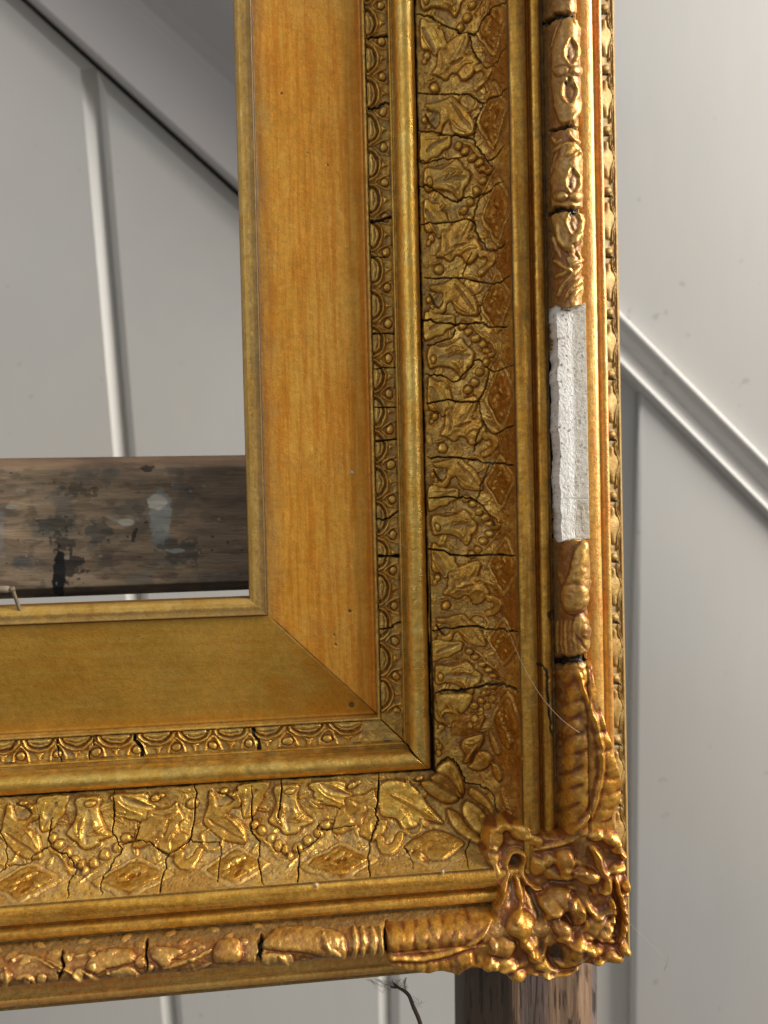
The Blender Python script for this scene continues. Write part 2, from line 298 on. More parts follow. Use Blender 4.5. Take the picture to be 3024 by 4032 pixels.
def band(member, P, qstep, ustep, relief=None, hollow_k=0):
    wq, zq, q = resample(P, qstep); C = len(wq)
    dw, dz = np.gradient(wq), np.gradient(zq); L = np.hypot(dw, dz) + 1e-9; nw, nz = -dz / L, dw / L
    rows = int((9 - U0[member]) / ustep) + 2; s = np.linspace(0, 1, rows)[:, None]
    U = U0[member] + s * (wq[None, :] - U0[member]); Wd = np.repeat(wq[None], rows, 0); Zd = np.repeat(zq[None], rows, 0)
    x, y = (Wd, U) if member == 'V' else (U, Wd)
    px, py = proj(x, y, Zd); sh = px.shape; N = px.size
    H = np.zeros(N); T = np.zeros((N, 3)); M = np.zeros(N, int); S = np.zeros(N, int); Kk = np.zeros(N, int)
    Q = np.repeat(q[None], rows, 0)
    if relief: relief(Geo(px.ravel(), py.ravel(), H, T, M), U.ravel(), Q.ravel(), S, Kk, Wd.ravel())
    H = H.reshape(sh)
    loss = (M == 99).reshape(sh)
    if loss.any(): H = np.where(loss, H, blur2(H, 1) * .85)
    if relief and hollow_k: hollow_tint(H, T, hollow_k)
    X_, Y_, Z_ = x.copy(), y.copy(), Zd + H * nz[None]
    if member == 'V': X_ += H * nw[None]
    else: Y_ += H * nw[None]
    if loss.any():       # the bare patch is a flat step, not a rounded one
        tt = (Q / Q.max() - .5) * 2; rg = fbm(U * 3.1, U * 0 + 3, 4, 5)
        w2 = np.clip(tt / .78, -1, 1) * .53; w2 = 11.765 + np.where(w2 < -.4, w2 * (1 + rg * .28), w2); z2_ = np.where(abs(tt) < .78, 3.72, 3.72 - (abs(tt) - .78) / .22 * .85) + H * .3
        X_ = np.where(loss, w2, X_); Z_ = np.where(loss, z2_, Z_)
    V = tob(np.stack([X_, Y_, Z_], -1)); al = np.stack([U * .1, Q * .1 + (3.3 if member == 'B' else 0)], -1)
    idx = np.arange(N).reshape(sh); a, b, c, d = idx[:-1, :-1], idx[1:, :-1], idx[1:, 1:], idx[:-1, 1:]
    F = np.stack([a, b, c, d], -1) if member == 'B' else np.stack([a, d, c, b], -1)
    nr = grid_norm(V); 
    f0 = F.reshape(-1, 4)
    n0 = np.cross(V.reshape(-1, 3)[f0[:1, 1]] - V.reshape(-1, 3)[f0[:1, 0]], V.reshape(-1, 3)[f0[:1, 3]] - V.reshape(-1, 3)[f0[:1, 0]])[0]
    # orient to the viewer side: outward = (nw, nz)
    out = np.array([nw[C // 2], -nz[C // 2], 0]) if member == 'V' else np.array([0, -nz[C // 2], -nw[C // 2]])
    fm = f0[(C - 1) * 5 + C // 2]; vv = V.reshape(-1, 3); nm = np.cross(vv[fm[1]] - vv[fm[0]], vv[fm[3]] - vv[fm[0]])
    if nm @ out < 0: f0 = f0[:, ::-1]
    rm = rows // 3; 
    if nr[rm, C // 2] @ out < 0: nr = -nr
    return V.reshape(-1, 3), f0, T, M, S, Kk, al.reshape(-1, 2), nr.reshape(-1, 3), F.shape[:2]
def emit(data, pick, name, mat, parent, label=None):
    V, F, T, M, S, Kk, al, nr, _ = data; f = F[pick]
    if not len(f): return None
    u, inv = np.unique(f, return_inverse=True)
    return mesh_obj(name, V[u], inv.reshape(-1, 4), mat, parent, T[u], al[u], label, nrm=nr[u])
def plain(member, P, qstep, name, mat, relief=None, ustep=.16, label=None):
    d = band(member, P, qstep, ustep, relief); return emit(d, slice(None), name, mat, FRAME, label)
# ------------------------------------------------------------------ tile of the leaf ornament, traced once over a full period
QC = resample(P_COVE, .02); _x, _ = proj(QC[0], np.full(len(QC[0]), -14.7), QC[1])
_i0 = np.argmin(abs(QC[0] - 6.97)); TILE_X = np.maximum.accumulate((_x - _x[_i0]) * 3.687) + 1e-4 * np.arange(len(_x))
def u_of_py(py, wv=8.0, z=1.0):
    us = np.linspace(-30, 20, 400); _, yy = proj(np.full(400, wv), us, np.full(400, z)); return np.interp(py, yy, us)
def u_of_px(px, wv=8.0, z=1.0):
    us = np.linspace(-30, 20, 400); xx, _ = proj(us, np.full(400, wv), np.full(400, z)); return np.interp(px, xx, us)
PER = 2647.
ANCH = {'V': [(-370, 1245 - PER), (-12, -44), (338, 1245), (706, 2603), (1056, 1245 + PER), (1405, 2603 + PER), (1763, 1245 + 2 * PER), (2070, 2603 + 2 * PER), (2386, 1245 + 3 * PER), (2660, 2603 + 3 * PER), (2980, 1245 + 4 * PER)],
        'B': [(-1240, -44 - PER), (-840, 1245 - PER), (-450, -44), (-50, 1245), (345, 2603), (755, 1245 + PER), (1132, 2603 + PER), (1530, 1245 + 2 * PER), (1910, 2603 + 2 * PER)]}
ML = {1: 'leaf', 2: 'fan_leaf', 3: 'boss', 4: 'scroll', 5: 'diamond_boss', 6: 'berry_string', 7: 'curled_leaf', 8: 'tulip_petal', 9: 'bud'}
GT = (.12, .42, 0); LT = (.62, .04, 0); LG = (.0, .0, 0); DT = (.62, .05, 0)
def tile(g):
    def t(*p): return [(a - (146 + .0262 * (b - 1245)), b) for a, b in p]
    def one(dy):
        sh = lambda P: [(a, b + dy) for a, b in P]
        # broad swells that carry the leaves
        for x_, y_, a_, b_, h_ in ((640, 880, 380, 420, .07), (330, 480, 230, 300, .05), (700, 1700, 380, 420, .07), (330, 2130, 240, 280, .05), (900, 2350, 300, 330, .05), (900, 230, 300, 330, .05), (1080, 1240, 200, 240, .05)):
            g.blob(*sh(t((x_, y_)))[0], a_, b_, h_, .3, None, 0, pw=2)
        rr = random.Random(42)
        for k in range(46):      # small overlapping leaflets of the ground
            x_, y_ = 250 + rr.random() * 900, 40 + rr.random() * 2540; a_ = rr.uniform(-1.5, 1.5); L_ = rr.uniform(70, 120)
            g.blob(*sh(t((x_, y_)))[0], L_, L_ * rr.uniform(.38, .55), rr.uniform(.022, .04), a_, (rr.uniform(0, .7), rr.uniform(.0, .45), 0), 0)
            g.line(sh(t((x_ - L_ * .8 * math.cos(a_), y_ - L_ * .8 * math.sin(a_)), (x_ + L_ * .8 * math.cos(a_), y_ + L_ * .8 * math.sin(a_)))), 12, -.02, None, n=0)
        # side triangles between the diamonds
        g.poly(sh(t((1400, 760), (1330, 900), (1240, 1060), (1210, 1250), (1250, 1400), (1330, 1600), (1420, 1760), (1460, 1250))), .03, 30, 0, (.55, .2, 0), 0, ring=0, edge=None)
        for cy in (580, 1866):
            D4 = lambda k: sh(t(*[(1240 + (x_ - 1240) * k, cy + (y_ - cy) * k) for x_, y_ in ((1240, cy - 470), (1120, cy - 230), (1000, cy + 10), (1120, cy + 240), (1245, cy + 470), (1345, cy + 240), (1440, cy), (1345, cy - 240))]))
            g.poly(D4(1.), .05, 30, .0, (.08, .6, 0), 0, ring=8, n=2)
            g.poly(D4(.76), .065, 30, .02, (.7, 0, 0), 5, ring=20, n=2)
            for k in range(34):
                rr = random.Random(k * 7 + int(cy)); q1, q2 = rr.uniform(-1, 1), rr.uniform(-1, 1)
                if abs(q1) + abs(q2) < .92: g.blob(*sh(t((1240 + q1 * 150, cy + q2 * 320)))[0], 20 + 18 * rr.random(), 34 + 30 * rr.random(), rr.uniform(-.03, .04), rr.uniform(-.6, .6), (rr.uniform(.2, .9), .0, .12 * rr.random()))
        g.poly(sh(t((185, 250), (290, 300), (370, 310), (420, 410), (490, 440), (520, 560), (575, 650), (520, 720), (440, 710), (380, 780), (310, 700), (185, 640))), .06, 26, .03, LG, 1, edge=(.7, .1, .25), ring=14)
        g.line(sh(t((190, 380), (290, 530), (380, 760))), 55, -.045, (0, .75, 0)); g.line(sh(t((190, 500), (260, 620), (340, 740))), 26, .05, (0, .05, 0))
        g.line(sh(t((250, 330), (370, 440), (470, 620))), 22, .03, (.1, .05, 0))
        g.poly(sh(t((560, 640), (620, 600), (840, 530), (890, 600), (860, 720), (810, 850), (930, 870), (970, 930), (1020, 1020), (990, 1090), (900, 1180), (800, 1200), (740, 1110), (640, 1070), (560, 1140), (440, 1080), (350, 1050), (410, 960), (420, 850), (435, 720), (540, 700))), .065, 30, .03, LT, 1, edge=(.8, .05, .3), ring=14)
        g.line(sh(t((460, 1060), (640, 900), (840, 600))), 45, .03); g.line(sh(t((560, 960), (680, 940), (800, 900))), 30, -.03, (.5, .3, 0)); g.blob(*sh(t((700, 820)))[0], 90, 60, -.035, -.8, (.5, .35, 0), pw=2)
        g.line(sh(t((700, 1080), (830, 980), (960, 1000))), 36, .03); g.line(sh(t((470, 760), (520, 900), (480, 1040))), 34, -.025, (.3, .3, 0))
        g.blob(*sh(t((262, 785)))[0], 48, 58, .07, 0, (0, .1, 0), 3, ring=.8); g.blob(*sh(t((228, 860)))[0], 34, 46, .05, .2, (0, .15, 0), 3, ring=.6)
        g.blob(*sh(t((385, 1248)))[0], 68, 78, .08, 0, (.15, .15, 0), 3, ring=.8); g.blob(*sh(t((190, 1130)))[0], 40, 90, .03, -.2, (.1, .3, 0))
        g.poly(sh(t((985, 1080), (1090, 1060), (1200, 1140), (1215, 1240), (1130, 1350), (985, 1410), (975, 1340), (1070, 1290), (1110, 1220), (1080, 1150), (1000, 1150))), .07, 24, .02, (.5, .1, 0), 4, ring=14)
        g.poly(sh(t((560, 1440), (650, 1420), (760, 1540), (860, 1640), (920, 1760), (965, 1980), (860, 1995), (720, 1960), (640, 1880), (590, 1740), (500, 1790), (470, 1900), (380, 1950), (260, 1900), (300, 1820), (400, 1840), (470, 1720), (440, 1600), (300, 1560), (250, 1500), (400, 1480))), .065, 28, .03, LT, 1, edge=(.8, .05, .3), ring=14)
        g.blob(*sh(t((375, 1680)))[0], 75, 150, -.05, .25, (0, .85, 0), pw=2); g.line(sh(t((250, 1600), (300, 1720), (390, 1850))), 22, -.05, (0, .3, .5))
        g.line(sh(t((740, 1500), (800, 1400), (960, 1450), (1010, 1560), (980, 1650), (880, 1690))), 38, .06, (.2, .15, 0)); g.line(sh(t((620, 1500), (760, 1680), (930, 1950))), 34, -.03, (.4, .4, 0)); g.line(sh(t((600, 1740), (720, 1870), (850, 1960))), 30, .03)
        g.blob(*sh(t((240, 1700)))[0], 40, 56, .06, 0, (0, .1, 0), 3, ring=.7); g.blob(*sh(t((300, 1812)))[0], 34, 46, .05, 0, (0, .1, 0), 3, ring=.6)
        g.poly(sh(t((190, 1925), (380, 1950), (600, 1965), (625, 2043), (600, 2123), (500, 2173), (440, 2243), (340, 2262), (240, 2320), (190, 2290))), .06, 26, .03, LG, 1, edge=(.7, .1, .3), ring=14)
        g.line(sh(t((260, 2170), (380, 2090), (590, 2000))), 48, -.045, (0, .8, 0)); g.line(sh(t((240, 2010), (340, 1990), (460, 1985))), 28, .03, (0, .1, 0))
        for P in ((740, 2133), (830, 2233), (940, 2363), (1040, 2463), (1090, 2570)):
            g.blob(*sh(t(P))[0], 62, 62, .085, 0, (.35, .1, 0), 6, ring=.85)
        g.line(sh(t((790, 2080), (900, 2160), (1010, 2330), (1170, 2440), (1230, 2560))), 34, .05, (.45, .1, 0))
        for P in ((1025, 76), (940, 196), (860, 336), (760, 430), (1100, -40)):
            g.blob(*sh(t(P))[0], 60, 60, .085, 0, (.35, .1, 0), 6, ring=.85)
        g.line(sh(t((1230, -40), (1140, 60), (1060, 200), (960, 330))), 26, .035, (.5, .1, 0))
    def fan(dy):
        sh = lambda P: [(a, b + dy) for a, b in P]
        g.poly(sh(t((190, -170), (400, -150), (560, -220), (640, -272), (700, -200), (745, -120), (805, -70), (840, 0), (815, 100), (745, 150), (735, 220), (688, 305), (600, 205), (480, 140), (330, 110), (190, 120))), .06, 28, .035, (.12, .45, 0), 2, edge=(.8, .05, .2), ring=16)
        g.line(sh(t((420, -110), (560, -180), (690, -120))), 30, .03, (.35, 0, 0)); g.line(sh(t((430, -60), (600, -90), (740, -80))), 24, .03, (.1, .1, 0)); g.line(sh(t((500, 60), (620, 130), (690, 250))), 45, .035, (.2, 0, 0))
        g.line(sh(t((330, 0), (550, 0), (790, 10))), 60, -.03, (0, .8, 0))
        g.blob(*sh(t((250, 25)))[0], 44, 66, .07, 0, (0, .05, 0), 3, ring=.8)
    for d in (0, PER): fan(-44 + d + 0)
    one(0)
z2 = zf(1300, 0, 1.3825); z3 = zf(1300, 1000, 1.3825); z4 = zf(1300, 2100, 1.276); z7 = zf(0, 2700, 1.508); z9 = zf(900, 2700, 1.508); z5c = zf(1700, 3000, 1.843); zt = zf(1700, 2700, 3.318)
CRV = [(z2((470, 80), (545, 90), (600, 130), (690, 165), (705, 185), (800, 180), (830, 120), (900, 50), (960, 10)), 6, 1),
 (z2((755, 185), (775, 260), (800, 310), (830, 350), (860, 380), (900, 350), (960, 250)), 3, 0),
 (z2((480, 510), (620, 515), (770, 525), (830, 565), (880, 540), (930, 520), (955, 480)), 5, 1), (z2((830, 570), (815, 620), (790, 650)), 3, 0),
 (z2((485, 715), (600, 735), (700, 745), (780, 760), (800, 800), (850, 865), (870, 880), (950, 790)), 5, 1), (z2((780, 760), (790, 700), (805, 640)), 3, 0),
 (z2((480, 880), (550, 885), (600, 865), (700, 865), (750, 840)), 3, 0),
 (z2((485, 1020), (540, 1020), (620, 1070), (685, 1100), (730, 1080), (820, 1070), (950, 980)), 4.5, 1), (z2((820, 1075), (800, 1130), (775, 1200)), 3.5, 0),
 (z2((495, 1220), (640, 1220), (770, 1200), (800, 1280), (860, 1360), (910, 1365), (970, 1310)), 4.5, 1),
 (z3((510, 130), (700, 135), (880, 165), (930, 160), (980, 120)), 4, 1), (z3((890, 165), (840, 230), (820, 300), (820, 370)), 3, 0), (z3((780, 0), (740, 60), (725, 130)), 2, 0),
 (z3((500, 360), (560, 370), (680, 380), (820, 375), (870, 400), (970, 395)), 5.5, 1),
 (z3((520, 500), (590, 480), (660, 460), (680, 410)), 2.5, 0),
 (z3((520, 655), (600, 660), (680, 695), (740, 650), (800, 580), (860, 620), (910, 640), (1000, 600)), 4, 1),
 (z3((520, 815), (640, 800), (810, 800), (870, 640)), 4.5, 0), (z3((815, 800), (815, 860), (840, 930), (800, 1000), (780, 1080)), 3, 0), (z3((840, 930), (900, 980), (1000, 930)), 3, 0),
 (z3((525, 1105), (700, 1110), (860, 1135), (940, 1140), (1000, 1155)), 5, 1), (z3((860, 1140), (820, 1280), (800, 1340)), 3.5, 0),
 (z3((530, 1330), (700, 1325), (790, 1340), (860, 1400), (890, 1480)), 5, 0),
 (z3((530, 1605), (600, 1610), (680, 1640), (860, 1640), (1010, 1635)), 6.5, 1),
 (z4((510, 490), (600, 480), (720, 468), (820, 485), (870, 480), (940, 497)), 5.5, 1),
 (z4((530, 800), (640, 790), (710, 780), (800, 760), (870, 760), (920, 780), (945, 800)), 8, 1),
 (zt((60, 1050), (180, 960), (300, 980), (370, 1100), (440, 1270), (560, 1290), (660, 1340), (780, 1390), (830, 1520), (860, 1680), (930, 1745)), 4, 0)]
CRB = [(z7((0, 860), (35, 930), (40, 1060), (0, 1110)), 3, 0), (z7((40, 1065), (170, 1060), (200, 1010), (300, 950)), 3, 0),
 (z7((320, 780), (295, 850), (300, 950), (400, 1010), (440, 1060), (450, 1110), (415, 1160), (400, 1260)), 4, 1),
 (z7((675, 600), (680, 760), (670, 880), (710, 945), (710, 1000), (650, 1080), (610, 1150), (600, 1240)), 4.5, 1), (z7((710, 945), (800, 930), (860, 920), (940, 970), (1000, 1005)), 4, 0), (z7((835, 830), (805, 930)), 3, 0),
 (z7((1155, 580), (1160, 750), (1120, 915), (1000, 1005), (980, 1080), (940, 1240)), 5, 1), (z7((1120, 915), (1200, 935), (1300, 935), (1310, 1000), (1290, 1190)), 3, 0),
 (z7((1500, 580), (1490, 800), (1500, 870), (1540, 930), (1540, 1060), (1560, 1180)), 4.5, 1), (z9((315, 560), (310, 700), (290, 790)), 5, 0),
 (z9((405, 960), (420, 1030), (410, 1170)), 5, 0), (z9((530, 820), (540, 860), (640, 850), (750, 830)), 3, 0), (z9((540, 870), (530, 910), (440, 980)), 3, 0),
 (z9((890, 520), (880, 720), (870, 740), (880, 800), (865, 860), (840, 930), (830, 1060), (850, 1140)), 6, 1),
 (z9((1040, 950), (1080, 1020), (1095, 1100)), 3, 0), (z9((1440, 910), (1410, 1000), (1430, 1090)), 3, 0)]
def cove_relief(member):
    def f(g, U, Q, S, Kk, Wd):
        X, Y = g.X, g.Y
        g.T[:] = GT; wn_ = fbm(X / 60, Y / 60, 3, 3); g.T[:, 1] += wn_ * 1.1 + fbm(X / 14, Y / 14, 3, 33) * .6; g.T[:, 0] += fbm(X / 45, Y / 45, 4, 43) * .9 - .06
        A = np.array(ANCH[member]); uu = np.array([(u_of_py if member == 'V' else u_of_px)(a) for a in A[:, 0]])
        ty = np.interp(U, uu, A[:, 1]); tx = np.interp(Q, QC[2], TILE_X)
        tx = tx + (fbm(X / 38, Y / 38, 2, 11)) * 34; ty = ty + (fbm(X / 38, Y / 38, 2, 19)) * 40
        per = np.floor((ty + 44) / PER); tym = ty - per * PER
        lim = (Y < 2900) if member == 'V' else (X < 1690)
        lim &= (Wd > 6.96)
        i = np.nonzero(lim)[0]; sub = Geo(tx[i], tym[i], g.H[i], g.T[i], g.M[i]); sub.grow = 12.; tile(sub)
        fade = smooth(((2900 - Y[i]) if member == 'V' else (1690 - X[i])) / 40)
        g.H[i] = sub.H * fade * 1.4; g.T[i] = sub.T; g.M[i] = np.where(fade > .3, sub.M, 0)
        Kk[i] = (per[i] * 40 + np.floor((tym[i] + 44) / (PER / 4))).astype(int) % 4000
        # corner motif
        L = lambda P, h=.09, bev=14, tint=LT, mo=8, dome=.05: g.poly(P, h, bev, dome, tint, mo, edge=(.8, 0, .45), ring=7)
        if member == 'V':
            L(zt((75, 130), (300, 95), (500, 90), (540, 150), (490, 260), (400, 360), (300, 320), (200, 330), (110, 380), (70, 300)), .1, 18, LG, 7)
            g.line(zt((110, 400), (180, 330), (300, 330), (400, 400)), 9, .07, (.3, 0, 0))
            for k, P in enumerate(((700, 80), (800, 170), (725, 265), (640, 330), (570, 420), (510, 510))):
                x_, y_ = zt(P)[0]; g.blob(x_, y_, 15, 15, .07, 0, (.4, .1, 0), 6, ring=.8)
            L(zt((410, 700), (520, 650), (660, 620), (685, 690), (640, 800), (560, 880), (500, 990), (420, 1000), (440, 900), (380, 800)), .1, 14, LT, 1)
            g.line(zt((440, 740), (560, 740), (650, 680)), 7, .05); g.line(zt((600, 760), (520, 880), (450, 960)), 8, .06, (.3, 0, 0))
            L(zt((600, 850), (740, 860), (800, 960), (740, 1060), (620, 1110), (480, 1060), (520, 1000)), .09, 16, LT, 1)
            L(zt((880, 340), (960, 480), (1040, 640), (1050, 760), (1000, 830), (900, 700), (840, 560), (850, 430)), .09, 18, DT, 5)
            for k in range(6): x_, y_ = zt((910 + k * 26, 370 + k * 70))[0]; g.blob(x_, y_, 8, 13, .05, -.3, (.2, 0, 0))
            L(zt((780, 1000), (870, 1030), (930, 1180), (900, 1250), (840, 1210), (800, 1110)), .07, 10, (.9, 0, 0), 1)
            L(zt((760, 580), (850, 720), (900, 880), (840, 900), (770, 760)), .06, 12, DT, 5)
            for k in range(7): x_, y_ = zt((920 + k * 18, 1370 + k * 62))[0]; g.blob(x_, y_, 9, 14, .05, -.3, (.2, 0, 0))
            for P in ((100, 800), (90, 880), (60, 745)): x_, y_ = zt(P)[0]; g.blob(x_, y_, 12, 14, .06, 0, (0, .2, 0), 3, ring=.7)
        L(z9((1230, 500), (1300, 440), (1350, 470), (1390, 560), (1400, 640), (1350, 630), (1290, 560)), .13, 18, LG, 8)
        L(z9((1140, 575), (1210, 560), (1300, 600), (1370, 670), (1300, 700), (1200, 650)), .12, 18, LT, 8)
        L(z9((1195, 545), (1270, 515), (1350, 590), (1390, 650), (1370, 665), (1290, 620)), .15, 16, (.95, .1, 0), 8)
        g.line(z9((1310, 470), (1350, 540), (1385, 630)), 9, .05, (0, .1, 0))
        L(z9((1385, 720), (1420, 680), (1500, 730), (1550, 810), (1540, 890), (1470, 880), (1400, 800)), .16, 30, (.35, .15, 0), 9)
        L(z9((1300, 730), (1370, 760), (1440, 850), (1520, 920), (1480, 940), (1370, 880), (1310, 800)), .1, 20, (.5, .1, 0), 8)
        L(z9((1440, 600), (1520, 650), (1580, 740), (1590, 800), (1520, 720), (1430, 650)), .1, 16, (.5, .1, 0), 8)
        if member == 'B':
            L(z9((900, 590), (1000, 560), (1100, 600), (1180, 700), (1260, 790), (1270, 820), (1180, 800), (1140, 790), (1110, 840), (1040, 850), (990, 790), (900, 760)), .1, 24, LG, 7)
            g.line(z9((960, 640), (1080, 700), (1230, 800)), 14, .06, (.2, 0, 0)); g.line(z9((1020, 730), (1060, 800), (1080, 840)), 12, .05)
            L(z9((1050, 960), (1150, 880), (1250, 860), (1400, 930), (1330, 1000), (1250, 1040), (1130, 1010)), .07, 24, DT, 5)
        qq = Q / Q.max(); rn = fbm(X / 40, Y / 40, 3, 53)
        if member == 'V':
            kk = smooth((qq - .60 + rn * .25) / .18) * .58; low = smooth((Y - 2560) / 350) * .55 + 0 * X; g.T[:, 0] = np.clip(g.T[:, 0] + kk + low * (rn * 2.5 + .6), 0, 1.1); g.T[:, 1] *= 1 - .8 * kk  # red-brown stain, with shade of the cove's outer wall in the tint
        else: g.T[:, 1] = np.where(g.M == 0, g.T[:, 1] + smooth((qq - .45) / .2) * .35, g.T[:, 1]); g.T[:, 0] += (g.M == 0) * smooth((.55 - qq) / .2) * np.clip(rn * 3, -.2, .5)
        pit = vnoise(X / 7, Y / 7, 31); gm = (g.M == 0) & (Wd > 6.96); g.H[gm] -= np.clip(pit[gm] - .62, 0, 1) * .06; g.T[gm, 2] = np.maximum(g.T[gm, 2], np.clip(pit[gm] - .8, 0, 1) * 1.6)
        g.H += fbm(X / 22, Y / 22, 3, 8) * .05 + fbm(X / 70, Y / 70, 2, 18) * .06
        g.H *= smooth((9.86 - Wd) / .08)
        # gap between bead and ornament
        e = np.exp(-((Wd - 6.935) / .035) ** 2); ww = smooth((Y - 2250) / 700) if member == 'V' else .35
        g.T[:, 2] = np.maximum(g.T[:, 2], e * np.clip(fbm(X / 40, Y / 40, 3, 77) * 2 + .55 + (ww if member == 'V' else .1), 0, 1))
        if member == 'V':
            e2 = np.exp(-((Wd - 6.99 - .012 * np.sin(Y / 60)) / (.018 + .04 * smooth((Y - 2300) / 600))) ** 2) * smooth((Y - 2150) / 300); g.H -= e2 * .2; g.T[:, 2] = np.maximum(g.T[:, 2], e2)
        for P, w_, main in (CRV if member == 'V' else CRB):
            g.crack(P, w_ * .46, .14)
            if main:
                P = np.array(P)
                if member == 'V': o = np.argsort(P[:, 0]); S[:] += (Y > np.interp(X, P[o, 0], P[o, 1])).astype(int)
                else: o = np.argsort(P[:, 1]); S[:] += (X > np.interp(Y, P[o, 1], P[o, 0])).astype(int)
        if member == 'B':
            c0 = CRV[-1]; g.crack(c0[0], c0[1] * .8, .16)
    return f
def build_seg(member, P, relief, seg_name, mat, names, qstep=.022, ustep=.024):
    d = band(member, P, qstep, ustep, relief, 1.); V, F, T, M, S, Kk = d[:6]; fm, fs, fk = M[F[:, 0]], S[F[:, 0]], Kk[F[:, 0]]
    for s in np.unique(fs):
        ms = fs == s; base = emit(d, ms & (fm == 0), seg_name, mat, FRAME)
        if base is None: continue
        for m in np.unique(fm[ms]):
            if m == 0: continue
            for k in np.unique(fk[ms & (fm == m)]):
                pk = ms & (fm == m) & (fk == k)
                emit(d, pk, names[m], mat, base)
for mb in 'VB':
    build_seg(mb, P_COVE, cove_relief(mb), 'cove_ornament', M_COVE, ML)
# ------------------------------------------------------------------ plain bands
def r_sight(g, U, Q, S, K, W):
    n = fbm(g.X / 16, g.Y / 16, 3, 2); g.T[:, 1] = smooth((W - .33 + n * .22) / .08) * .7 * (W < .67); g.T[:, 2] = np.maximum(np.exp(-((W - .695) / .02) ** 2), W > .694) * .85
    g.T[:, 0] = np.where(W < .03, .9, np.exp(-((W - .66) / .03) ** 2) * .6)
for mb in 'VB': plain(mb, P_SIGHT, .03, 'sight_edge', M_SIGHT, r_sight, .1)
def r_flat(mb):
    def f(g, U, Q, S, K, W):
        g.T[:, 2] = np.maximum(np.where(W < .735, .9, np.exp(-((W - .735) / .02) ** 2) * .7), np.exp(-((W - 4.9) / .03) ** 2) * .5)
        g.T[:, 0] = smooth((W - 4.5) / .35) * .5
        md = abs(U - W) / 1.414; sd_ = np.exp(-(md / .026) ** 2) * smooth((W - .7) / .5); g.T[:, 2] = np.maximum(g.T[:, 2], sd_ * (.9 if mb == 'B' else .8)); g.H -= sd_ * .02
        n = fbm(g.X / 90, g.Y / 90, 4, 12)
        if mb == 'B': g.T[:, 0] = np.maximum(g.T[:, 0], smooth((n * 1.6 + (g.X - 1000) / 380 + (g.Y - 2650) / 700)) * .8)
        else: g.T[:, 1] += smooth((1080 - g.X + g.Y * .029 + n * 90) / 90) * .38
        for x_, y_, r in ((1384, 2776, 14), (1377, 2406, 8), (1315, 2500, 5), (1322, 2538, 6), (1108, 367, 6), (1290, 650, 5), (1210, 600, 4)):
            g.blob(x_, y_, r, r, -.03, 0, (.1, 0, .8))
    return f
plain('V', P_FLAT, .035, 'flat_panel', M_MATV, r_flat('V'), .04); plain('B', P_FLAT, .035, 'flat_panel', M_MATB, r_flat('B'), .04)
def r_fil(g, U, Q, S, K, W):
    g.T[:, 2] = np.clip(np.exp(-((W - 5.045) / .02) ** 2) * (.5 + fbm(g.X / 20, g.Y / 20, 2, 4) * 2), 0, 1); g.T[:, 1] = .2; g.H += fbm(g.X / 14, g.Y / 14, 2, 6) * .03
for mb in 'VB': plain(mb, P_FILL, .03, 'fillet', M_FINE, r_fil, .08)
def r_bead(mb):
    def f(g, U, Q, S, K, W):
        n = fbm(g.X / 25, g.Y / 25, 3, 9)
        g.T[:, 2] = np.clip(np.exp(-((W - 6.05) / .035) ** 2) * .5 + np.exp(-((W - 6.9) / .03) ** 2) * .8, 0, 1); g.T[:, 1] = .08 + n * .5 * (W < 6.1)
        if mb == 'B': g.T[:, 0] = smooth(n * 2 + (g.X - 300) / 1500) * .35
        md = abs(U - W) / 1.414; e = np.exp(-(md / .02) ** 2); g.T[:, 2] = np.maximum(g.T[:, 2], e); g.H -= e * .04; g.H += n * .015
    return f
for mb in 'VB': plain(mb, P_BEAD, .022, 'bead_moulding', M_BEAD, r_bead(mb), .05)
def r_chan(mb):
    def f(g, U, Q, S, K, W):
        n = fbm(g.X / 40, g.Y / 40, 3, 9); n2 = fbm(g.X / 12, g.Y / 12, 3, 29)
        g.T[:, 0] = np.exp(-((W - 10.62) / .06) ** 2) * .95 + smooth(n * 2) * .2; g.T[:, 2] = np.exp(-((W - 10.63) / .04) ** 2) * .35 + np.exp(-((W - 9.87) / .04) ** 2) * .7
        g.T[:, 1] = smooth((W - 11.0 + n2 * .25) / .08) * .8 + np.exp(-((W - 10.35 + n * .1) / .1) ** 2) * (.35 if mb == 'V' else .3)
        g.T[:, 2] = np.maximum(g.T[:, 2], smooth((W - 11.13) / .04) * .15); g.H += n2 * .03 * smooth((W - 11.0) / .06) + n * .012
        if mb == 'V': g.crack([(2115, 2612), (2150, 2640), (2158, 2700), (2162, 2800), (2176, 2900)], 4, .08); g.poly(zf(2000, 2000, 2.765)((430, 1150), (510, 1110), (500, 1230), (460, 1220)), -.05, 6, 0, (.2, .6, .4), 0, 'add', edge=None)
        for x_, y_, r in (((2056, 2986, 6), (1994, 2890, 5)) if mb == 'V' else ((1246, 3486, 13), (1745, 3432, 11), (1470, 3505, 4), (1575, 3510, 4))):
            i = np.nonzero(np.hypot(g.X - x_, g.Y - y_) < r)[0]; g.T[i] = (0, .0, 0)
    return f
for mb in 'VB': plain(mb, P_CHAN, .035, 'channel_moulding', M_CHAN, r_chan(mb), .05)
def r_out(mb):
    def f(g, U, Q, S, K, W):
        n = fbm(g.X / 30, g.Y / 90, 3, 19)
        g.T[:, 0] = smooth((W - 13.18) / .08) * .8 * smooth((1300 - g.Y) / 900 + .5 + n) + smooth(n * 2.5) * .3; g.T[:, 1] = np.exp(-((W - 13.16) / .06) ** 2) * .5 + np.exp(-((W - 12.4) / .05) ** 2) * .6; g.H += n * .02
        g.H -= smooth((W - 13.12) / .02) * (g.Y < 1060) * .02
    return f
for mb in 'VB': plain(mb, P_OUT, .035, 'outer_fillet', M_OUT, r_out(mb), .06)
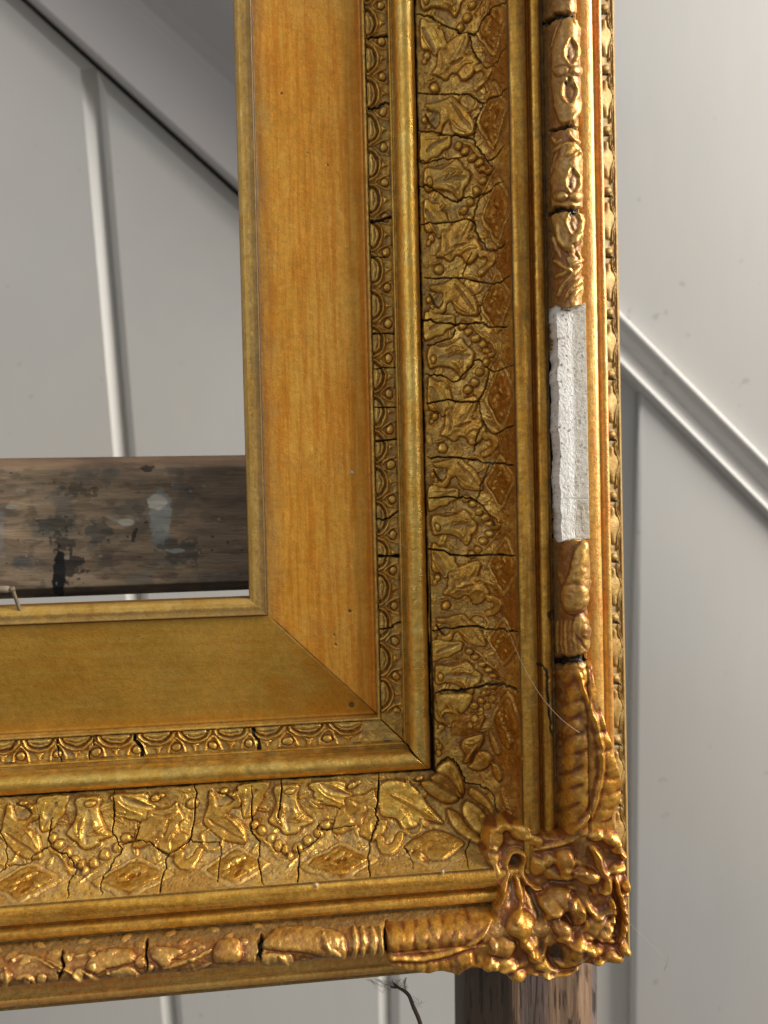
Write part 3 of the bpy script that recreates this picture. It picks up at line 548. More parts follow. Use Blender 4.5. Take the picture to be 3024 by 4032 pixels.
# ------------------------------------------------------------------ lunette band
def r_lun(mb):
    def f(g, U, Q, S, K, W):
        g.T[:] = (.1, .28, 0); g.T[:, 1] += fbm(g.X / 30, g.Y / 30, 3, 13) * .8
        if mb == 'V':
            ys = [511 - 139.3 * k for k in range(7, 0, -1)] + [511, 649.5, 787] + [787 + (2795 - 787) / 14.45 * k for k in range(1, 16)]
            uu = np.array([u_of_py(a, 5.5, .05) for a in ys]); lim = g.Y < 2880
        else:
            xs = [156 - 141 * 3, 156 - 282, 15, 156, 298, 447, 610, 757, 900 + 0, 1057, 1200, 1340]
            xs = [156 - 146 * k for k in range(6, 0, -1)] + [156, 300, 455, 622, 768, 910, 1051, 1212, 1370, 1524]
            uu = np.array([u_of_px(a, 5.5, .05) for a in xs]); lim = g.X < 1425
        t = np.interp(U, uu, np.arange(len(uu)), left=-9, right=len(uu) - .4); per = np.round(t); s = (t - per) * 140     # px along, 0 = lunette centre
        b = (Q - 0) / .82 * 82                                                                          # px across, 0 = inner side
        s = s + fbm(g.X / 25, g.Y / 25, 2, 5) * 10; b = b + fbm(g.X / 25, g.Y / 25, 2, 15) * 8
        i = np.nonzero(lim & (t > -5) & (t < len(uu) - 1.5))[0]; h = Geo(b[i], s[i], g.H[i], g.T[i], g.M[i])
        r = np.hypot(h.X * 1.25 + 6, h.Y)
        for rad, wd, hh in ((63, 5.5, .10),):
            e = np.exp(-((r - rad) / wd) ** 2); h.H += hh * e; h.T[:, 1] *= 1 - .9 * e; h.T[:, 0] *= 1 - e
        e = np.exp(-((r - 52) / 4.5) ** 2); h.H -= .05 * e; h.T[:, 2] = np.maximum(h.T[:, 2], e * .35)
        h.M[r < 68] = 1
        h.poly([(4, -50), (20, -40), (31, -16), (33, 8), (25, 36), (6, 50), (-8, 0)], .045, 9, .02, (.1, .2, 0), 0, 'add', edge=None, ring=0); h.line([(16, -30), (22, 0), (16, 30)], 4, -.03, (.3, .4, .2)); h.line([(8, -34), (12, 0), (8, 34)], 3, .02, (0, 0, 0))
        h.poly([(54, -13), (61, -7), (76, -2), (76, 3), (61, 8), (54, 14)], .07, 7, .01, (0, 0, 0), 0, 'add', edge=None, ring=0, n=2)
        for sy in (-70, 70):
            h.blob(61, sy, 15, 17, .085, 0, (.1, .0, 0), 2, ring=1.)
            for q_ in (-1, 1): h.line([(24, sy), (38, sy + 15 * q_), (56, sy + 25 * q_), (78, sy + 31 * q_)], 5, .055, (0, .0, 0), taper=False)
        g.H[i], g.T[i], g.M[i] = h.H, h.T, h.M; K[i] = per[i].astype(int) + 20
        g.T[:, 2] = np.maximum(g.T[:, 2], np.exp(-((Q - .82) / .03) ** 2) * np.clip(.6 + fbm(g.X / 40, g.Y / 40, 3, 3) * 2, 0, 1)); g.H += fbm(g.X / 12, g.Y / 12, 2, 8) * .03
        z4b = z4
        cr = [(z2((190, 210), (250, 205), (320, 198)), 4.5), (z2((196, 597), (250, 590), (290, 565), (335, 565)), 6), (z2((206, 1210), (270, 1200), (352, 1178)), 6), (z3((216, 22), (305, 20)), 3), (z3((225, 435), (358, 432)), 3), (z3((235, 625), (372, 618)), 2), (z3((236, 835), (372, 838)), 2), (z3((232, 1020), (372, 1010)), 3.5), (z3((252, 1445), (310, 1440), (372, 1398)), 3.5), (z3((256, 1645), (392, 1640)), 5), (z4b((238, 118), (362, 115)), 4), (z4b((248, 482), (300, 475), (340, 450), (362, 448)), 3.5)] if mb == 'V' else \
             [(z7((802, 280), (805, 320), (845, 380), (840, 440)), 7), (z7((340, 310), (345, 380), (365, 455)), 3), (z7((560, 300), (555, 355)), 3), (z7((530, 385), (530, 445)), 3), (z7((1503, 240), (1510, 290), (1535, 330), (1540, 395)), 8)]
        for P, w_ in cr: g.crack(P, w_ * .8, .1, 3)
        md = abs(U - W) / 1.414; e = np.exp(-(md / .02) ** 2); g.T[:, 2] = np.maximum(g.T[:, 2], e); g.H -= e * .05
    return f
def build_lun(mb):
    d = band(mb, P_LUN, .02, .022, r_lun(mb), .9); V, F, T, M, S, Kk = d[:6]; fm, fk = M[F[:, 0]], Kk[F[:, 0]]
    base = emit(d, fm == 0, 'lunette_moulding', M_FINE, FRAME)
    for m, nm in ((1, 'lunette'), (2, 'pearl')):
        for k in np.unique(fk[fm == m]): emit(d, (fm == m) & (fk == k), nm, M_FINE, base)
for mb in 'VB': build_lun(mb)
# ------------------------------------------------------------------ torus with husks
zb = zf(2000, 0, 3.16); zc = zf(2000, 600, 3.16); zd = zf(2000, 2000, 2.765); ze = zf(0, 3550, 1.8433)
LOSS = [(2160, 1222), (2190, 1215), (2240, 1214), (2300, 1205), (2306, 1260), (2309, 1330), (2312, 1500), (2314, 1700), (2312, 1860), (2310, 2000), (2312, 2100), (2310, 2122), (2270, 2124), (2210, 2128), (2177, 2132), (2172, 2040), (2164, 1920), (2162, 1800), (2160, 1650), (2159, 1560), (2158, 1440), (2150, 1410), (2160, 1395), (2163, 1330), (2158, 1270)]
def r_torus(mb):
    def f(g, U, Q, S, K, W):
        X, Y = g.X, g.Y; n = fbm(X / 45, Y / 45, 4, 23); g.T[:] = (.25, .3, 0); g.T[:, 0] += n * .7; g.T[:, 1] += fbm(X / 30, Y / 30, 3, 24) * .5
        if mb == 'V': S[:] += (Y > 1700)
        lf = smooth((11.72 - W) / .3) * (mb == 'V'); g.T[:, 0] += lf * .5; g.T[:, 0] += smooth((Y - 2100) / 300) * .3 * (mb == 'V'); g.T[:, 0] += .25 * (mb == 'B')  # upright torus: shade of its left flank put into the brown tint
        edge = np.exp(-((W - 11.24) / .05) ** 2); g.T[:, 1] = np.maximum(g.T[:, 1], edge * .8); g.T[:, 2] = edge * .15
        wx = fbm(X / 20, Y / 20, 2, 41) * 8; wy = fbm(X / 20, Y / 20, 2, 42) * 8; g = Geo(X + wx, Y + wy, g.H, g.T, g.M); X0, Y0 = X, Y
        RT = (.0, .0, 0); DK = (.5, .1, .35)
        if mb == 'V':
            def husk(z, oy=0, eyes=((775, 650, 165), (760, 1140, 165))):
                q = lambda *p: z(*[(a, b + oy) for a, b in p])
                g.poly(q((700, 235), (640, 330), (590, 480), (555, 640), (540, 850), (550, 1150), (600, 1400), (680, 1550), (790, 1570), (880, 1420), (925, 1200), (930, 900), (925, 650), (905, 400), (860, 270), (780, 210)), .10, 22, .05, (.3, .25, 0), 1, edge=(.5, .1, .4), ring=6)
                g.line(q((700, 250), (640, 420), (570, 620), (590, 900)), 14, .03, (.75, 0, 0)); g.line(q((620, 330), (570, 480), (540, 600)), 6, .05, (.2, .2, 0))
                for k, (ex_, ey_, hl) in enumerate(eyes):
                    g.poly(q((ex_ + 5, ey_ - hl), (ex_ + 52, ey_ - hl * .45), (ex_ + 62, ey_ + 30), (ex_ + 40, ey_ + hl * .7), (ex_ + 5, ey_ + hl), (ex_ - 45, ey_ + hl * .6), (ex_ - 60, ey_), (ex_ - 40, ey_ - hl * .6)), -.11, 10, 0, (.2, .45, .1), 2, 'add', edge=(.2, .1, .2), ring=4)
                    g.line(q((ex_ - 25, ey_ - hl * .9), (ex_ - 62, ey_ - hl * .3), (ex_ - 68, ey_ + hl * .3), (ex_ - 30, ey_ + hl * .9)), 8, .09, (0, 0, 0)); g.line(q((ex_ + 35, ey_ - hl * .8), (ex_ + 78, ey_), (ex_ + 50, ey_ + hl * .8)), 8, .06, (.05, 0, 0))
                    x_, y_ = q((ex_ - 32, ey_ + (60 if k == 0 else -90)))[0]; g.blob(x_, y_, 6, 8, -.06, 0, (0, 0, 1))
                x_, y_ = q((830, 900))[0]; g.blob(x_, y_, 20, 20, .12, 0, (.1, .1, 0), 3, ring=.6); x_, y_ = q((670, 900))[0]; g.blob(x_, y_, 26, 20, .08, 0, (.2, .4, 0), 3, ring=.5)
                g.line(q((790, 260), (870, 400), (910, 600), (915, 800)), 10, .06, (.05, 0, 0)); g.line(q((915, 1080), (885, 1300), (830, 1440), (750, 1530)), 12, .07, (0, 0, 0))
            husk(zb); husk(zb, -1600)
            husk(zc, -380 + 40, ((800, 700, 150), (815, 1210, 150)))
            g.blob(*zc((700, 570))[0], 19, 19, .1, 0, (.1, .3, 0), 3, ring=.6)
            for P, w_, h_ in ((zb((750, 1640), (800, 1720), (900, 1790)), 10, .09), (zb((780, 1780), (850, 1850), (905, 1880)), 9, .08), (zb((560, 1700), (600, 1780), (680, 1740)), 9, .07), (zb((560, 1900), (700, 1800), (780, 1850), (730, 1950)), 12, .09), (zb((900, 1960), (850, 1900), (760, 2000)), 9, .08),
                              (zc((860, 1010), (900, 1100), (930, 1200)), 9, .09), (zc((850, 1230), (890, 1310), (935, 1350)), 10, .1), (zc((580, 1350), (700, 1430), (800, 1500)), 11, .09), (zc((600, 1560), (720, 1500), (830, 1400), (930, 1340)), 12, .1), (zc((620, 1800), (700, 1650), (850, 1480), (900, 1400)), 12, .1), (zc((700, 1850), (790, 1700), (880, 1620), (940, 1540)), 12, .09), (zc((780, 1880), (830, 1760), (900, 1700)), 10, .08), (zc((900, 1620), (930, 1740), (950, 1840)), 9, .08), (zc((640, 900), (640, 1050), (720, 1200)), 10, .06), (zc((560, 1050), (600, 1200), (660, 1300)), 10, .05)):
                g.line(P, w_, h_, RT, 4)
            for P, r in ((zc((800, 1350)), 22), (zc((840, 1100)), 18), (zc((790, 1230)), 16)): g.blob(*P[0], r, r * 1.3, .07, 0, (.1, .3, 0), 3, ring=.4)
            g.poly(zd((640, 800), (690, 600), (740, 440), (830, 350), (875, 480), (895, 700), (890, 900), (850, 1080), (730, 1160), (620, 1110), (585, 960), (600, 850)), .16, 34, .08, (.25, .15, 0), 5, edge=(.6, 0, .5), ring=8)
            g.line(zd((820, 360), (800, 520), (740, 700), (720, 800)), 16, .05, (0, .1, 0)); g.poly(zd((610, 880), (700, 830), (820, 860), (850, 960), (800, 1080), (700, 1120), (610, 1060)), .06, 22, .03, (.35, .1, 0), 5, 'add', edge=(.8, 0, .3), ring=7)
            g.line(zd((540, 700), (600, 800), (640, 860)), 14, .05, (.5, 0, .2)); g.blob(*zd((885, 830))[0], 10, 26, .09, -.2, (.6, 0, .1), 3, ring=.5)
            g.poly(zd((720, 1190), (820, 1170), (900, 1250), (930, 1350), (960, 1470), (930, 1560), (850, 1530), (790, 1440), (720, 1330)), .08, 22, .04, (.15, .4, 0), 6, edge=(.5, 0, .4), ring=7)
            g.blob(*zd((840, 1345))[0], 18, 28, .07, 0, (.9, 0, .1), 3, ring=.6); g.blob(*zd((915, 1450))[0], 14, 20, .08, 0, (.4, 0, 0), 3, ring=.6)
            for k in range(5): g.line(zd((540 + k * 45, 1230), (530 + k * 48, 1400), (540 + k * 50, 1580)), 8, .03, (.7 if k % 2 else .1, .1, 0))
            cr = [(zb((440, 310), (540, 225), (640, 195), (760, 180), (905, 215)), 9), (zb((500, 1650), (620, 1600), (760, 1570), (915, 1612)), 5), (zc((490, 800), (640, 712), (780, 725), (935, 742)), 10), (zd((420, 1680), (600, 1655), (800, 1650), (880, 1630), (960, 1600)), 17), (zd((440, 1450), (440, 1700), (480, 2000)), 5)]
        else:
            def leafb(z, P, h, t_, m=5, bev=18): g.poly(z(*P), h, bev, h * .5, t_, m, edge=(.6, 0, .45), ring=6)
            leafb(z9, ((200, 1530), (280, 1450), (400, 1430), (560, 1440), (680, 1480), (700, 1560), (690, 1620), (560, 1600), (400, 1580), (230, 1570)), .12, (.45, .1, 0))
            g.line(z9((560, 1480), (590, 1560), (660, 1590)), 12, .05, (.1, .1, 0)); g.blob(*z9((610, 1530))[0], 30, 36, .06, 0, (.5, .1, 0), 3)
            for x_ in (740, 790, 850, 900): g.line(z9((x_, 1430), (x_ + 15, 1520), (x_ + 5, 1620)), 15, .08, (.1, .1, 0), 6)
            leafb(z9, ((190, 1600), (300, 1590), (380, 1610), (370, 1700), (280, 1690), (200, 1660)), .07, (.2, .2, 0)); leafb(z9, ((430, 1620), (560, 1640), (700, 1660), (860, 1640), (900, 1680), (700, 1700), (500, 1690)), .05, (.25, .35, 0))
            for P, w_, h_, t_ in ((z9((330, 1690), (350, 1640), (300, 1600)), 12, .06, RT), (ze((80, 440), (150, 400), (260, 420), (380, 480)), 12, .09, (.5, .1, 0)), (ze((340, 430), (440, 480), (560, 540), (640, 590)), 10, .09, RT), (ze((600, 500), (700, 560), (800, 590)), 9, .08, RT), (ze((540, 400), (640, 390), (700, 420), (780, 400)), 10, .07, RT), (ze((120, 560), (200, 540), (260, 590)), 12, .07, RT), (ze((1180, 480), (1300, 450), (1440, 400), (1540, 350)), 12, .1, RT), (ze((1200, 430), (1320, 400), (1420, 350)), 9, .06, (.7, 0, .1)), (ze((780, 520), (880, 540), (1000, 570)), 10, .07, RT), (ze((30, 480), (60, 560), (20, 620)), 12, .08, RT), (ze((1280, 520), (1400, 500), (1540, 440)), 9, .06, (.4, .2, 0)), (ze((560, 620), (700, 610), (900, 620)), 9, .04, RT)):
                g.line(P, w_, h_, t_, 4)
            leafb(ze, ((620, 470), (700, 380), (820, 340), (960, 360), (980, 430), (900, 460), (780, 490), (700, 520)), .09, (.3, .1, 0), 5); leafb(ze, ((1080, 360), (1160, 330), (1330, 350), (1260, 420), (1200, 480), (1130, 440)), .1, (.25, .05, 0), 5); leafb(ze, ((800, 515), (880, 475), (960, 480), (1000, 530), (900, 545)), .06, (.05, .3, 0), 2, 8)
            leafb(ze, ((1550, 430), (1560, 320), (1620, 280), (1700, 270), (1760, 330), (1750, 420), (1660, 440)), .2, (.6, 0, 0), 5, 34)
            for P, r, h_ in ((ze((480, 410)), 18, .1), (ze((665, 388)), 16, .08), (ze((570, 525)), 22, .1), (ze((1020, 440)), 24, .09), (ze((1085, 480)), 18, .08), (ze((1395, 422)), 12, .06), (ze((40, 545)), 24, .1), (ze((200, 570)), 16, .06), (ze((670, 480)), 16, .07), (ze((1000, 535)), 12, .05), (ze((300, 560)), 20, .06), (ze((440, 500)), 15, .06)): g.blob(*P[0], r, r, h_, 0, (.1, .15, 0), 3, ring=.5)
            for k in range(24):
                x_ = -300 + k * 57; y_ = 3765 - .088 * x_ + 34 * math.sin(k * 2.1); g.blob(x_, y_, 26, 12, .05, .5 * math.sin(k * 1.7) - .1, (.2 + .3 * (k % 3 == 0), .15, 0), 0)
            cr = [(z7((375, 1570), (370, 1690), (350, 1720), (375, 1790)), 5), (z7((868, 1500), (875, 1750)), 4), (z7((1548, 1478), (1540, 1600), (1520, 1715)), 10), (z9((935, 1390), (940, 1560), (945, 1695)), 11)]
        g.H += fbm(X0 / 15, Y0 / 15, 3, 88) * .05
        if mb == 'V':   # the loss: ornament gone down to white plaster
            Pn = spline(LOSS, 4); Pn = Pn + RNG.normal(0, 1.6, Pn.shape); i = g.sel(Pn, 30); d, _, ins = seg_dist(X0[i], Y0[i], Pn, True); sd = np.where(ins, d, -d)
            inn = np.clip(sd / 5, 0, 1); hh = -.06 + fbm(X0[i] / 9, Y0[i] / 9, 3, 61) * .05 + .07 * np.clip((11.75 - W[i]) / .4, 0, 1) - np.abs(W[i] - 11.75) * .0
            hh += np.where(Y0[i] > 1960, -.04, 0)
            g.H[i] = np.where(sd > 0, g.H[i] * (1 - inn) + hh * inn, g.H[i]); g.M[i[sd > 0]] = 99
            tt = np.zeros((len(i), 3)); tt[:, 0] = smooth((Y0[i] - 1960) / 10) * .75; tt[:, 1] = np.clip(np.exp(-(sd / 5) ** 2) * .8 + smooth((X0[i] - 2272 + fbm(X0[i] / 15, Y0[i] / 15, 3, 5) * 30) / 14) * .55 + (fbm(X0[i] / 20, Y0[i] / 20, 3, 45) > .12) * (Y0[i] > 1960) * .35, 0, 1)
            g.T[i] = np.where((sd > 0)[:, None], tt, g.T[i])
        g0 = Geo(X0, Y0, g.H, g.T, g.M)
        for P, w_ in cr:
            g0.crack(P, w_ * .85, .25)
            P = np.array(P)
            if (w_ > 4.5 and np.ptp(P[:, 1]) < 100) if mb == 'V' else w_ > 3.9:
                if mb == 'V': o = np.argsort(P[:, 0]); S[:] += (Y0 > np.interp(X0, P[o, 0], P[o, 1])).astype(int)
                else: o = np.argsort(P[:, 1]); S[:] += (X0 > np.interp(Y0, P[o, 1], P[o, 0])).astype(int)
        K[:] = 0
    return f
TN = {1: 'husk', 2: 'pierced_eye', 3: 'berry', 4: 'leaf_strand', 5: 'bud', 6: 'leaf', 99: 'exposed_plaster'}
def build_torus(mb):
    d = band(mb, P_TORUS, .024, .026, r_torus(mb), .8); V, F, T, M, S, Kk = d[:6]; fm, fs = M[F[:, 0]], S[F[:, 0]]
    if (fm == 99).any(): emit(d, fm == 99, 'exposed_plaster', M_PLAST, FRAME, 'bare white plaster strip where the ornament has broken away')
    for s in np.unique(fs):
        ms = fs == s; base = emit(d, ms & (fm == 0), 'torus_ornament', M_TORUS, FRAME)
        if base is None: continue
        for m in np.unique(fm[ms]):
            if m not in (0, 99): emit(d, ms & (fm == m), TN[m], M_TORUS, base)
for mb in 'VB': build_torus(mb)
# ------------------------------------------------------------------ outer side with spindles and pearls
def r_side(mb):
    def f(g, U, Q, S, K, W):
        g.T[:] = (.1, .35, 0); g.T[:, 1] += fbm(g.X / 20, g.Y / 40, 3, 3) * .6
        g.T[:, 1] = np.where(W > 14.62, .15, g.T[:, 1])
        P = 240.; t = (g.Y if mb == 'V' else g.X * .95 + 60) - 20; per = np.floor(t / P); s = t - per * P
        b = (W - 13.95) / .65 * 60; i = np.nonzero((W < 14.6) & (W > 13.5))[0]; h = Geo(b[i], s[i], g.H[i], g.T[i], g.M[i])
        h.blob(30, 12, 17, 15, .12, 0, (.05, .05, 0), 1, ring=.8); h.blob(30, 12 + P, 17, 15, .12, 0, (.05, .05, 0), 1)
        h.poly([(18, 60), (12, 90), (-14, 112), (-20, 130), (-10, 150), (12, 172), (20, 200), (36, 200), (40, 172), (52, 140), (56, 122), (50, 100), (38, 85), (34, 60)], .09, 18, .04, (.12, .0, 0), 2, edge=(.3, .3, .3), ring=5)
        h.line([(46, 30), (40, 70), (58, 122), (44, 175), (44, 225)], 5, .1, (0, .2, 0)); h.line([(54, 30), (50, 70), (64, 122), (54, 175), (54, 225)], 4, .07, (0, .2, 0))
        h.crack([(-30, 30), (20, 31), (46, 34)], 3.2, .1, 2); g.H[i], g.T[i], g.M[i] = h.H, h.T, h.M; K[i] = per[i].astype(int) + 5
    return f
for mb in 'VB':
    d = band(mb, P_SIDE, .03, .035, r_side(mb)); fm, fk = d[3][d[1][:, 0]], d[5][d[1][:, 0]]
    base = emit(d, fm == 0, 'outer_side', M_SIDE, FRAME)
    if mb == 'V':
        for m, nm in ((1, 'pearl'), (2, 'spindle')):
            for k in np.unique(fk[fm == m]): emit(d, (fm == m) & (fk == k), nm, M_SIDE, base)
    else: emit(d, fm > 0, 'spindle', M_SIDE, base)
# wooden core behind the gilding
CP = [(4.2, -1.5), (4.2, -.75), (.06, -.6), (.06, -.4), (.5, -.05), (4.7, -.62), (5.1, -.2), (6.2, -.1), (6.5, .3), (7.0, .3), (8.5, .8), (9.9, 2.3), (11.2, 2.4), (11.8, 3.0), (12.3, 2.4), (13.3, 2.2), (13.4, 1.2), (14.8, .5), (14.98, .1), (14.98, -1.58)]
vs, fs = [], []; n = len(CP)
for (a, z) in CP: vs += [(a, U0['V'], z), (a, a, z), (U0['B'], a, z)]
for i in range(n):
    j = (i + 1) % n; fs += [(3 * i, 3 * j, 3 * j + 1, 3 * i + 1), (3 * i + 1, 3 * j + 1, 3 * j + 2, 3 * i + 2)]
mesh_obj('timber_core', tob(np.array(vs)), fs, M_CORE, FRAME, smooth_=False)
# ------------------------------------------------------------------ applied corner leaves: relief patches with an outline of their own
def patch(name, outline, base, edge_z, rim, relief, mat, amp=.9, parent=None, step=.024, label=None, tint0=(.2, .12, 0), seed=0, zc_=3.0):
    P = spline(outline, 4); P = P + np.stack([fbm(P[:, 0] / 20, P[:, 1] / 20, 2, seed), fbm(P[:, 0] / 20, P[:, 1] / 20, 2, seed + 7)], 1) * 6
    c = np.array([on_z(a, b, zc_) for a, b in P]); x0, y0 = c[:, 0].min() - .1, c[:, 1].min() - .1; x1, y1 = c[:, 0].max() + .1, c[:, 1].max() + .1
    xs, ys = np.arange(x0, x1, step), np.arange(y0, y1, step); x, y = np.meshgrid(xs, ys); zb_ = base(x, y)
    px, py = proj(x, y, zb_); d, _, ins = seg_dist(px.ravel(), py.ravel(), P, True); sd = np.where(ins, d, -d)
    N = x.size; g = Geo(px.ravel() + fbm(px.ravel() / 26, py.ravel() / 26, 2, seed + 3) * 9, py.ravel() + fbm(px.ravel() / 26, py.ravel() / 26, 2, seed + 4) * 9, np.zeros(N), np.tile(np.array(tint0, float), (N, 1)), np.zeros(N, int))
    g.T[:, 0] += fbm(g.X / 50, g.Y / 50, 4, seed + 9) * .9; g.T[:, 1] = np.clip(g.T[:, 1] + fbm(g.X / 35, g.Y / 35, 3, seed + 10) * .4, 0, 1); relief(g)
    g.H += fbm(g.X / 40, g.Y / 40, 2, seed + 12) * .09 + fbm(g.X / 14, g.Y / 14, 2, seed + 13) * .02
    cf = fbm(g.X / 30, g.Y / 30, 2, seed + 31); g.H -= .03 * np.exp(-(cf / .035) ** 2); cf = fbm(g.X / 17 + 5, g.Y / 17, 2, seed + 32); g.H -= .012 * np.exp(-(cf / .04) ** 2)
    g.H = (amp * blur2(blur2(g.H.reshape(x.shape), 2), 2)).ravel(); hollow_tint(g.H.reshape(x.shape), g.T, 1.3)
    e = np.sqrt(1 - (1 - np.clip(sd / rim, 0, 1)) ** 2); ez = edge_z(x, y).ravel() if callable(edge_z) else edge_z
    Z = ez + (zb_.ravel() + g.H - ez) * e; sh = x.shape; V = tob(np.stack([x.ravel(), y.ravel(), Z], -1))
    idx = np.arange(N).reshape(sh); F = np.stack([idx[:-1, :-1], idx[1:, :-1], idx[1:, 1:], idx[:-1, 1:]], -1).reshape(-1, 4); F = F[(sd[F] > -1.5).all(1)]
    u, inv = np.unique(F, return_inverse=True); nr = grid_norm(V.reshape(*sh, 3)).reshape(-1, 3)
    if nr[:, 1].mean() > 0: nr = -nr
    F = inv.reshape(-1, 4); vv = V[u]; nm = np.cross(vv[F[0, 1]] - vv[F[0, 0]], vv[F[0, 3]] - vv[F[0, 0]])
    if nm[1] > 0: F = F[:, ::-1]
    return mesh_obj(name, vv, F, mat, parent or FRAME, g.T[u], np.stack([x.ravel(), y.ravel()], -1)[u] * .1, label)
CLD = (.6, .1, .15); CR = (.05, .05, 0)
def base_V(x, y): return np.where(x < 12.0, zframe(x), 3.0 + 1.05 * np.sqrt(np.clip(1 - ((x - 11.9) / 3.4) ** 2, 0, 1))) + .06
def rel_V(g):
    mid = z4((1225, 640), (1260, 760), (1300, 870), (1330, 960), (1358, 1080), (1358, 1200), (1342, 1300), (1310, 1400)) + z5c((1100, 440), (1000, 520), (850, 590))
    g.line(z4((1140, 700), (1160, 900), (1140, 1150), (1130, 1400)), 50, -.12)
    for k, (a, b) in enumerate(((1215, 705), (1222, 800), (1215, 880), (1212, 975), (1222, 1060), (1205, 1150), (1200, 1240), (1190, 1330))):
        x_, y_ = z4((a + 14 * math.sin(k * 2.3), b))[0]; g.blob(x_, y_, 66, 34 + 5 * math.sin(k * 1.9), .11, -.35 + .12 * math.sin(k * 3.1), (.3, .15, 0), pw=2); g.line(z4((a - 70, b + 62 + 8 * math.sin(k * 2)), (a - 10, b + 56), (a + 66, b + 18)), 13, -.045 - .02 * math.sin(k * 1.3), (.75, .1, .12))
    g.blob(*z4((1290, 830))[0], 46, 120, .14, -.2, (.2, .3, 0), pw=2)
    g.line(mid, 9, .27, (0, .0, 0), taper=False); g.line([(a - 12, b) for a, b in mid], 7, -.04, (.5, .1, 0), taper=False); g.line([(a + 12, b) for a, b in mid], 7, -.03, (.5, .1, 0), taper=False); g.blob(*z4((1330, 1150))[0], 110, 260, .10, 0, None, pw=2)
    z8 = zf(2200, 2600, 1.545)
    for a, b in ((265, 380), (300, 490), (325, 590), (345, 660), (335, 750), (330, 840), (305, 920)):
        x_, y_ = z8((a, b))[0]; g.blob(x_ - 8, y_, 74, 42, .17, (.35 if b < 700 else -.3), (.25, .05, 0), pw=2); g.line(z8((a - 50, b + 64), (a, b + 48), (a + 70, b + 22)), 9, -.06, CLD)
    g.blob(*z8((155, 95))[0], 24, 36, .14, .1, (.2, 0, 0), ring=.3); g.blob(*z8((215, 150))[0], 22, 60, .1, .2, (.2, .1, 0)); g.line(z8((215, 60), (185, 125), (150, 170)), 6, -.08, CLD); g.blob(*z8((285, 370))[0], 20, 30, .1, 0, (.2, 0, 0))
    g.blob(*z8((265, 190))[0], 10, 12, -.06, 0, (.2, .4, .5))
OV = z4((1105, 684), (1200, 678), (1285, 668), (1332, 652), (1350, 730), (1372, 800), (1395, 900), (1405, 950)) + zf(2200, 2600, 1.545)((330, 440), (352, 500), (368, 580), (388, 640), (410, 700), (412, 760), (407, 860), (387, 910), (362, 950), (372, 990), (380, 1060), (340, 1110), (240, 1100), (100, 1090), (-20, 1060)) + z4((1120, 1420), (1125, 1250), (1120, 1050), (1112, 850), (1105, 740))
patch('acanthus_leaf', OV, base_V, lambda x, y: np.where(x < 12.2, zframe(x) - .25, 1.7), 26, rel_V, M_CORNER, seed=100, amp=.62, zc_=3.8, label='long acanthus leaf running up from the corner')
def base_B(x, y): return np.where(y < 12.0, zframe(y), 3.0 + 1.05 * np.sqrt(np.clip(1 - ((y - 11.9) / 3.4) ** 2, 0, 1))) + .06
def rel_B(g):
    mid = z9((950, 1622), (1150, 1622), (1300, 1592), (1430, 1542), (1520, 1470), (1570, 1390))
    for k, a in enumerate((1000, 1070, 1150, 1230, 1310, 1385, 1455, 1520)):
        b = 1500 - (a - 1000) * .17; x_, y_ = z9((a, b))[0]; g.blob(x_, y_, 30, 70, .12, .12 + .1 * math.sin(k * 2.2), (.2 + .2 * (k % 3 == 1), .1, 0)); g.line(z9((a + 34, b - 80), (a + 44, b - 10), (a + 18, b + 60)), 10, -.045, CLD)
    g.line(mid, 9, .25, (.05, .1, 0), taper=False); g.line([(a, b + 13) for a, b in mid], 7, -.09, CLD, taper=False)
    for k in range(15):
        a = 975 + k * 36; b = 1668 - max(0, a - 1300) * .12; g.line(z9((a, b - 30), (a + 4 + 8 * math.sin(k * 3.3), b), (a + 2, b + 50)), 11, .075, (.05 if k % 3 else .4, .25, 0))
    g.blob(*z9((1400, 1640))[0], 30, 44, .2, .3, (.2, .1, 0)); g.line(z9((1430, 1580), (1440, 1640), (1490, 1680)), 10, .12, (.5, 0, 0)); g.blob(*z9((1350, 1500))[0], 14, 40, .1, .2, (0, .5, 0))
OB = z9((940, 1400), (1020, 1380), (1100, 1365), (1250, 1338), (1400, 1305), (1530, 1292), (1585, 1340), (1570, 1430), (1540, 1500), (1600, 1560), (1640, 1650), (1540, 1720), (1440, 1700), (1400, 1740), (1375, 1756), (1320, 1740), (1250, 1722), (1210, 1738), (1150, 1740), (1110, 1722), (1060, 1725), (1000, 1700), (945, 1692), (942, 1540))
patch('acanthus_leaf', OB, base_B, lambda x, y: np.where(y < 12.2, zframe(y) - .25, 1.6), 26, rel_B, M_CORNER, seed=200, amp=.68, zc_=3.8, label='short acanthus leaf running left from the corner')
def base_C(x, y):
    r = np.maximum(x, y) * .8 + .2 * (x + y) / 2; return np.interp(r, [8.5, 9.5, 10.4, 11.2, 11.9, 13., 14., 15., 16.], [2.45, 2.8, 3.4, 3.95, 4.2, 4.15, 3.9, 3.5, 3.1])
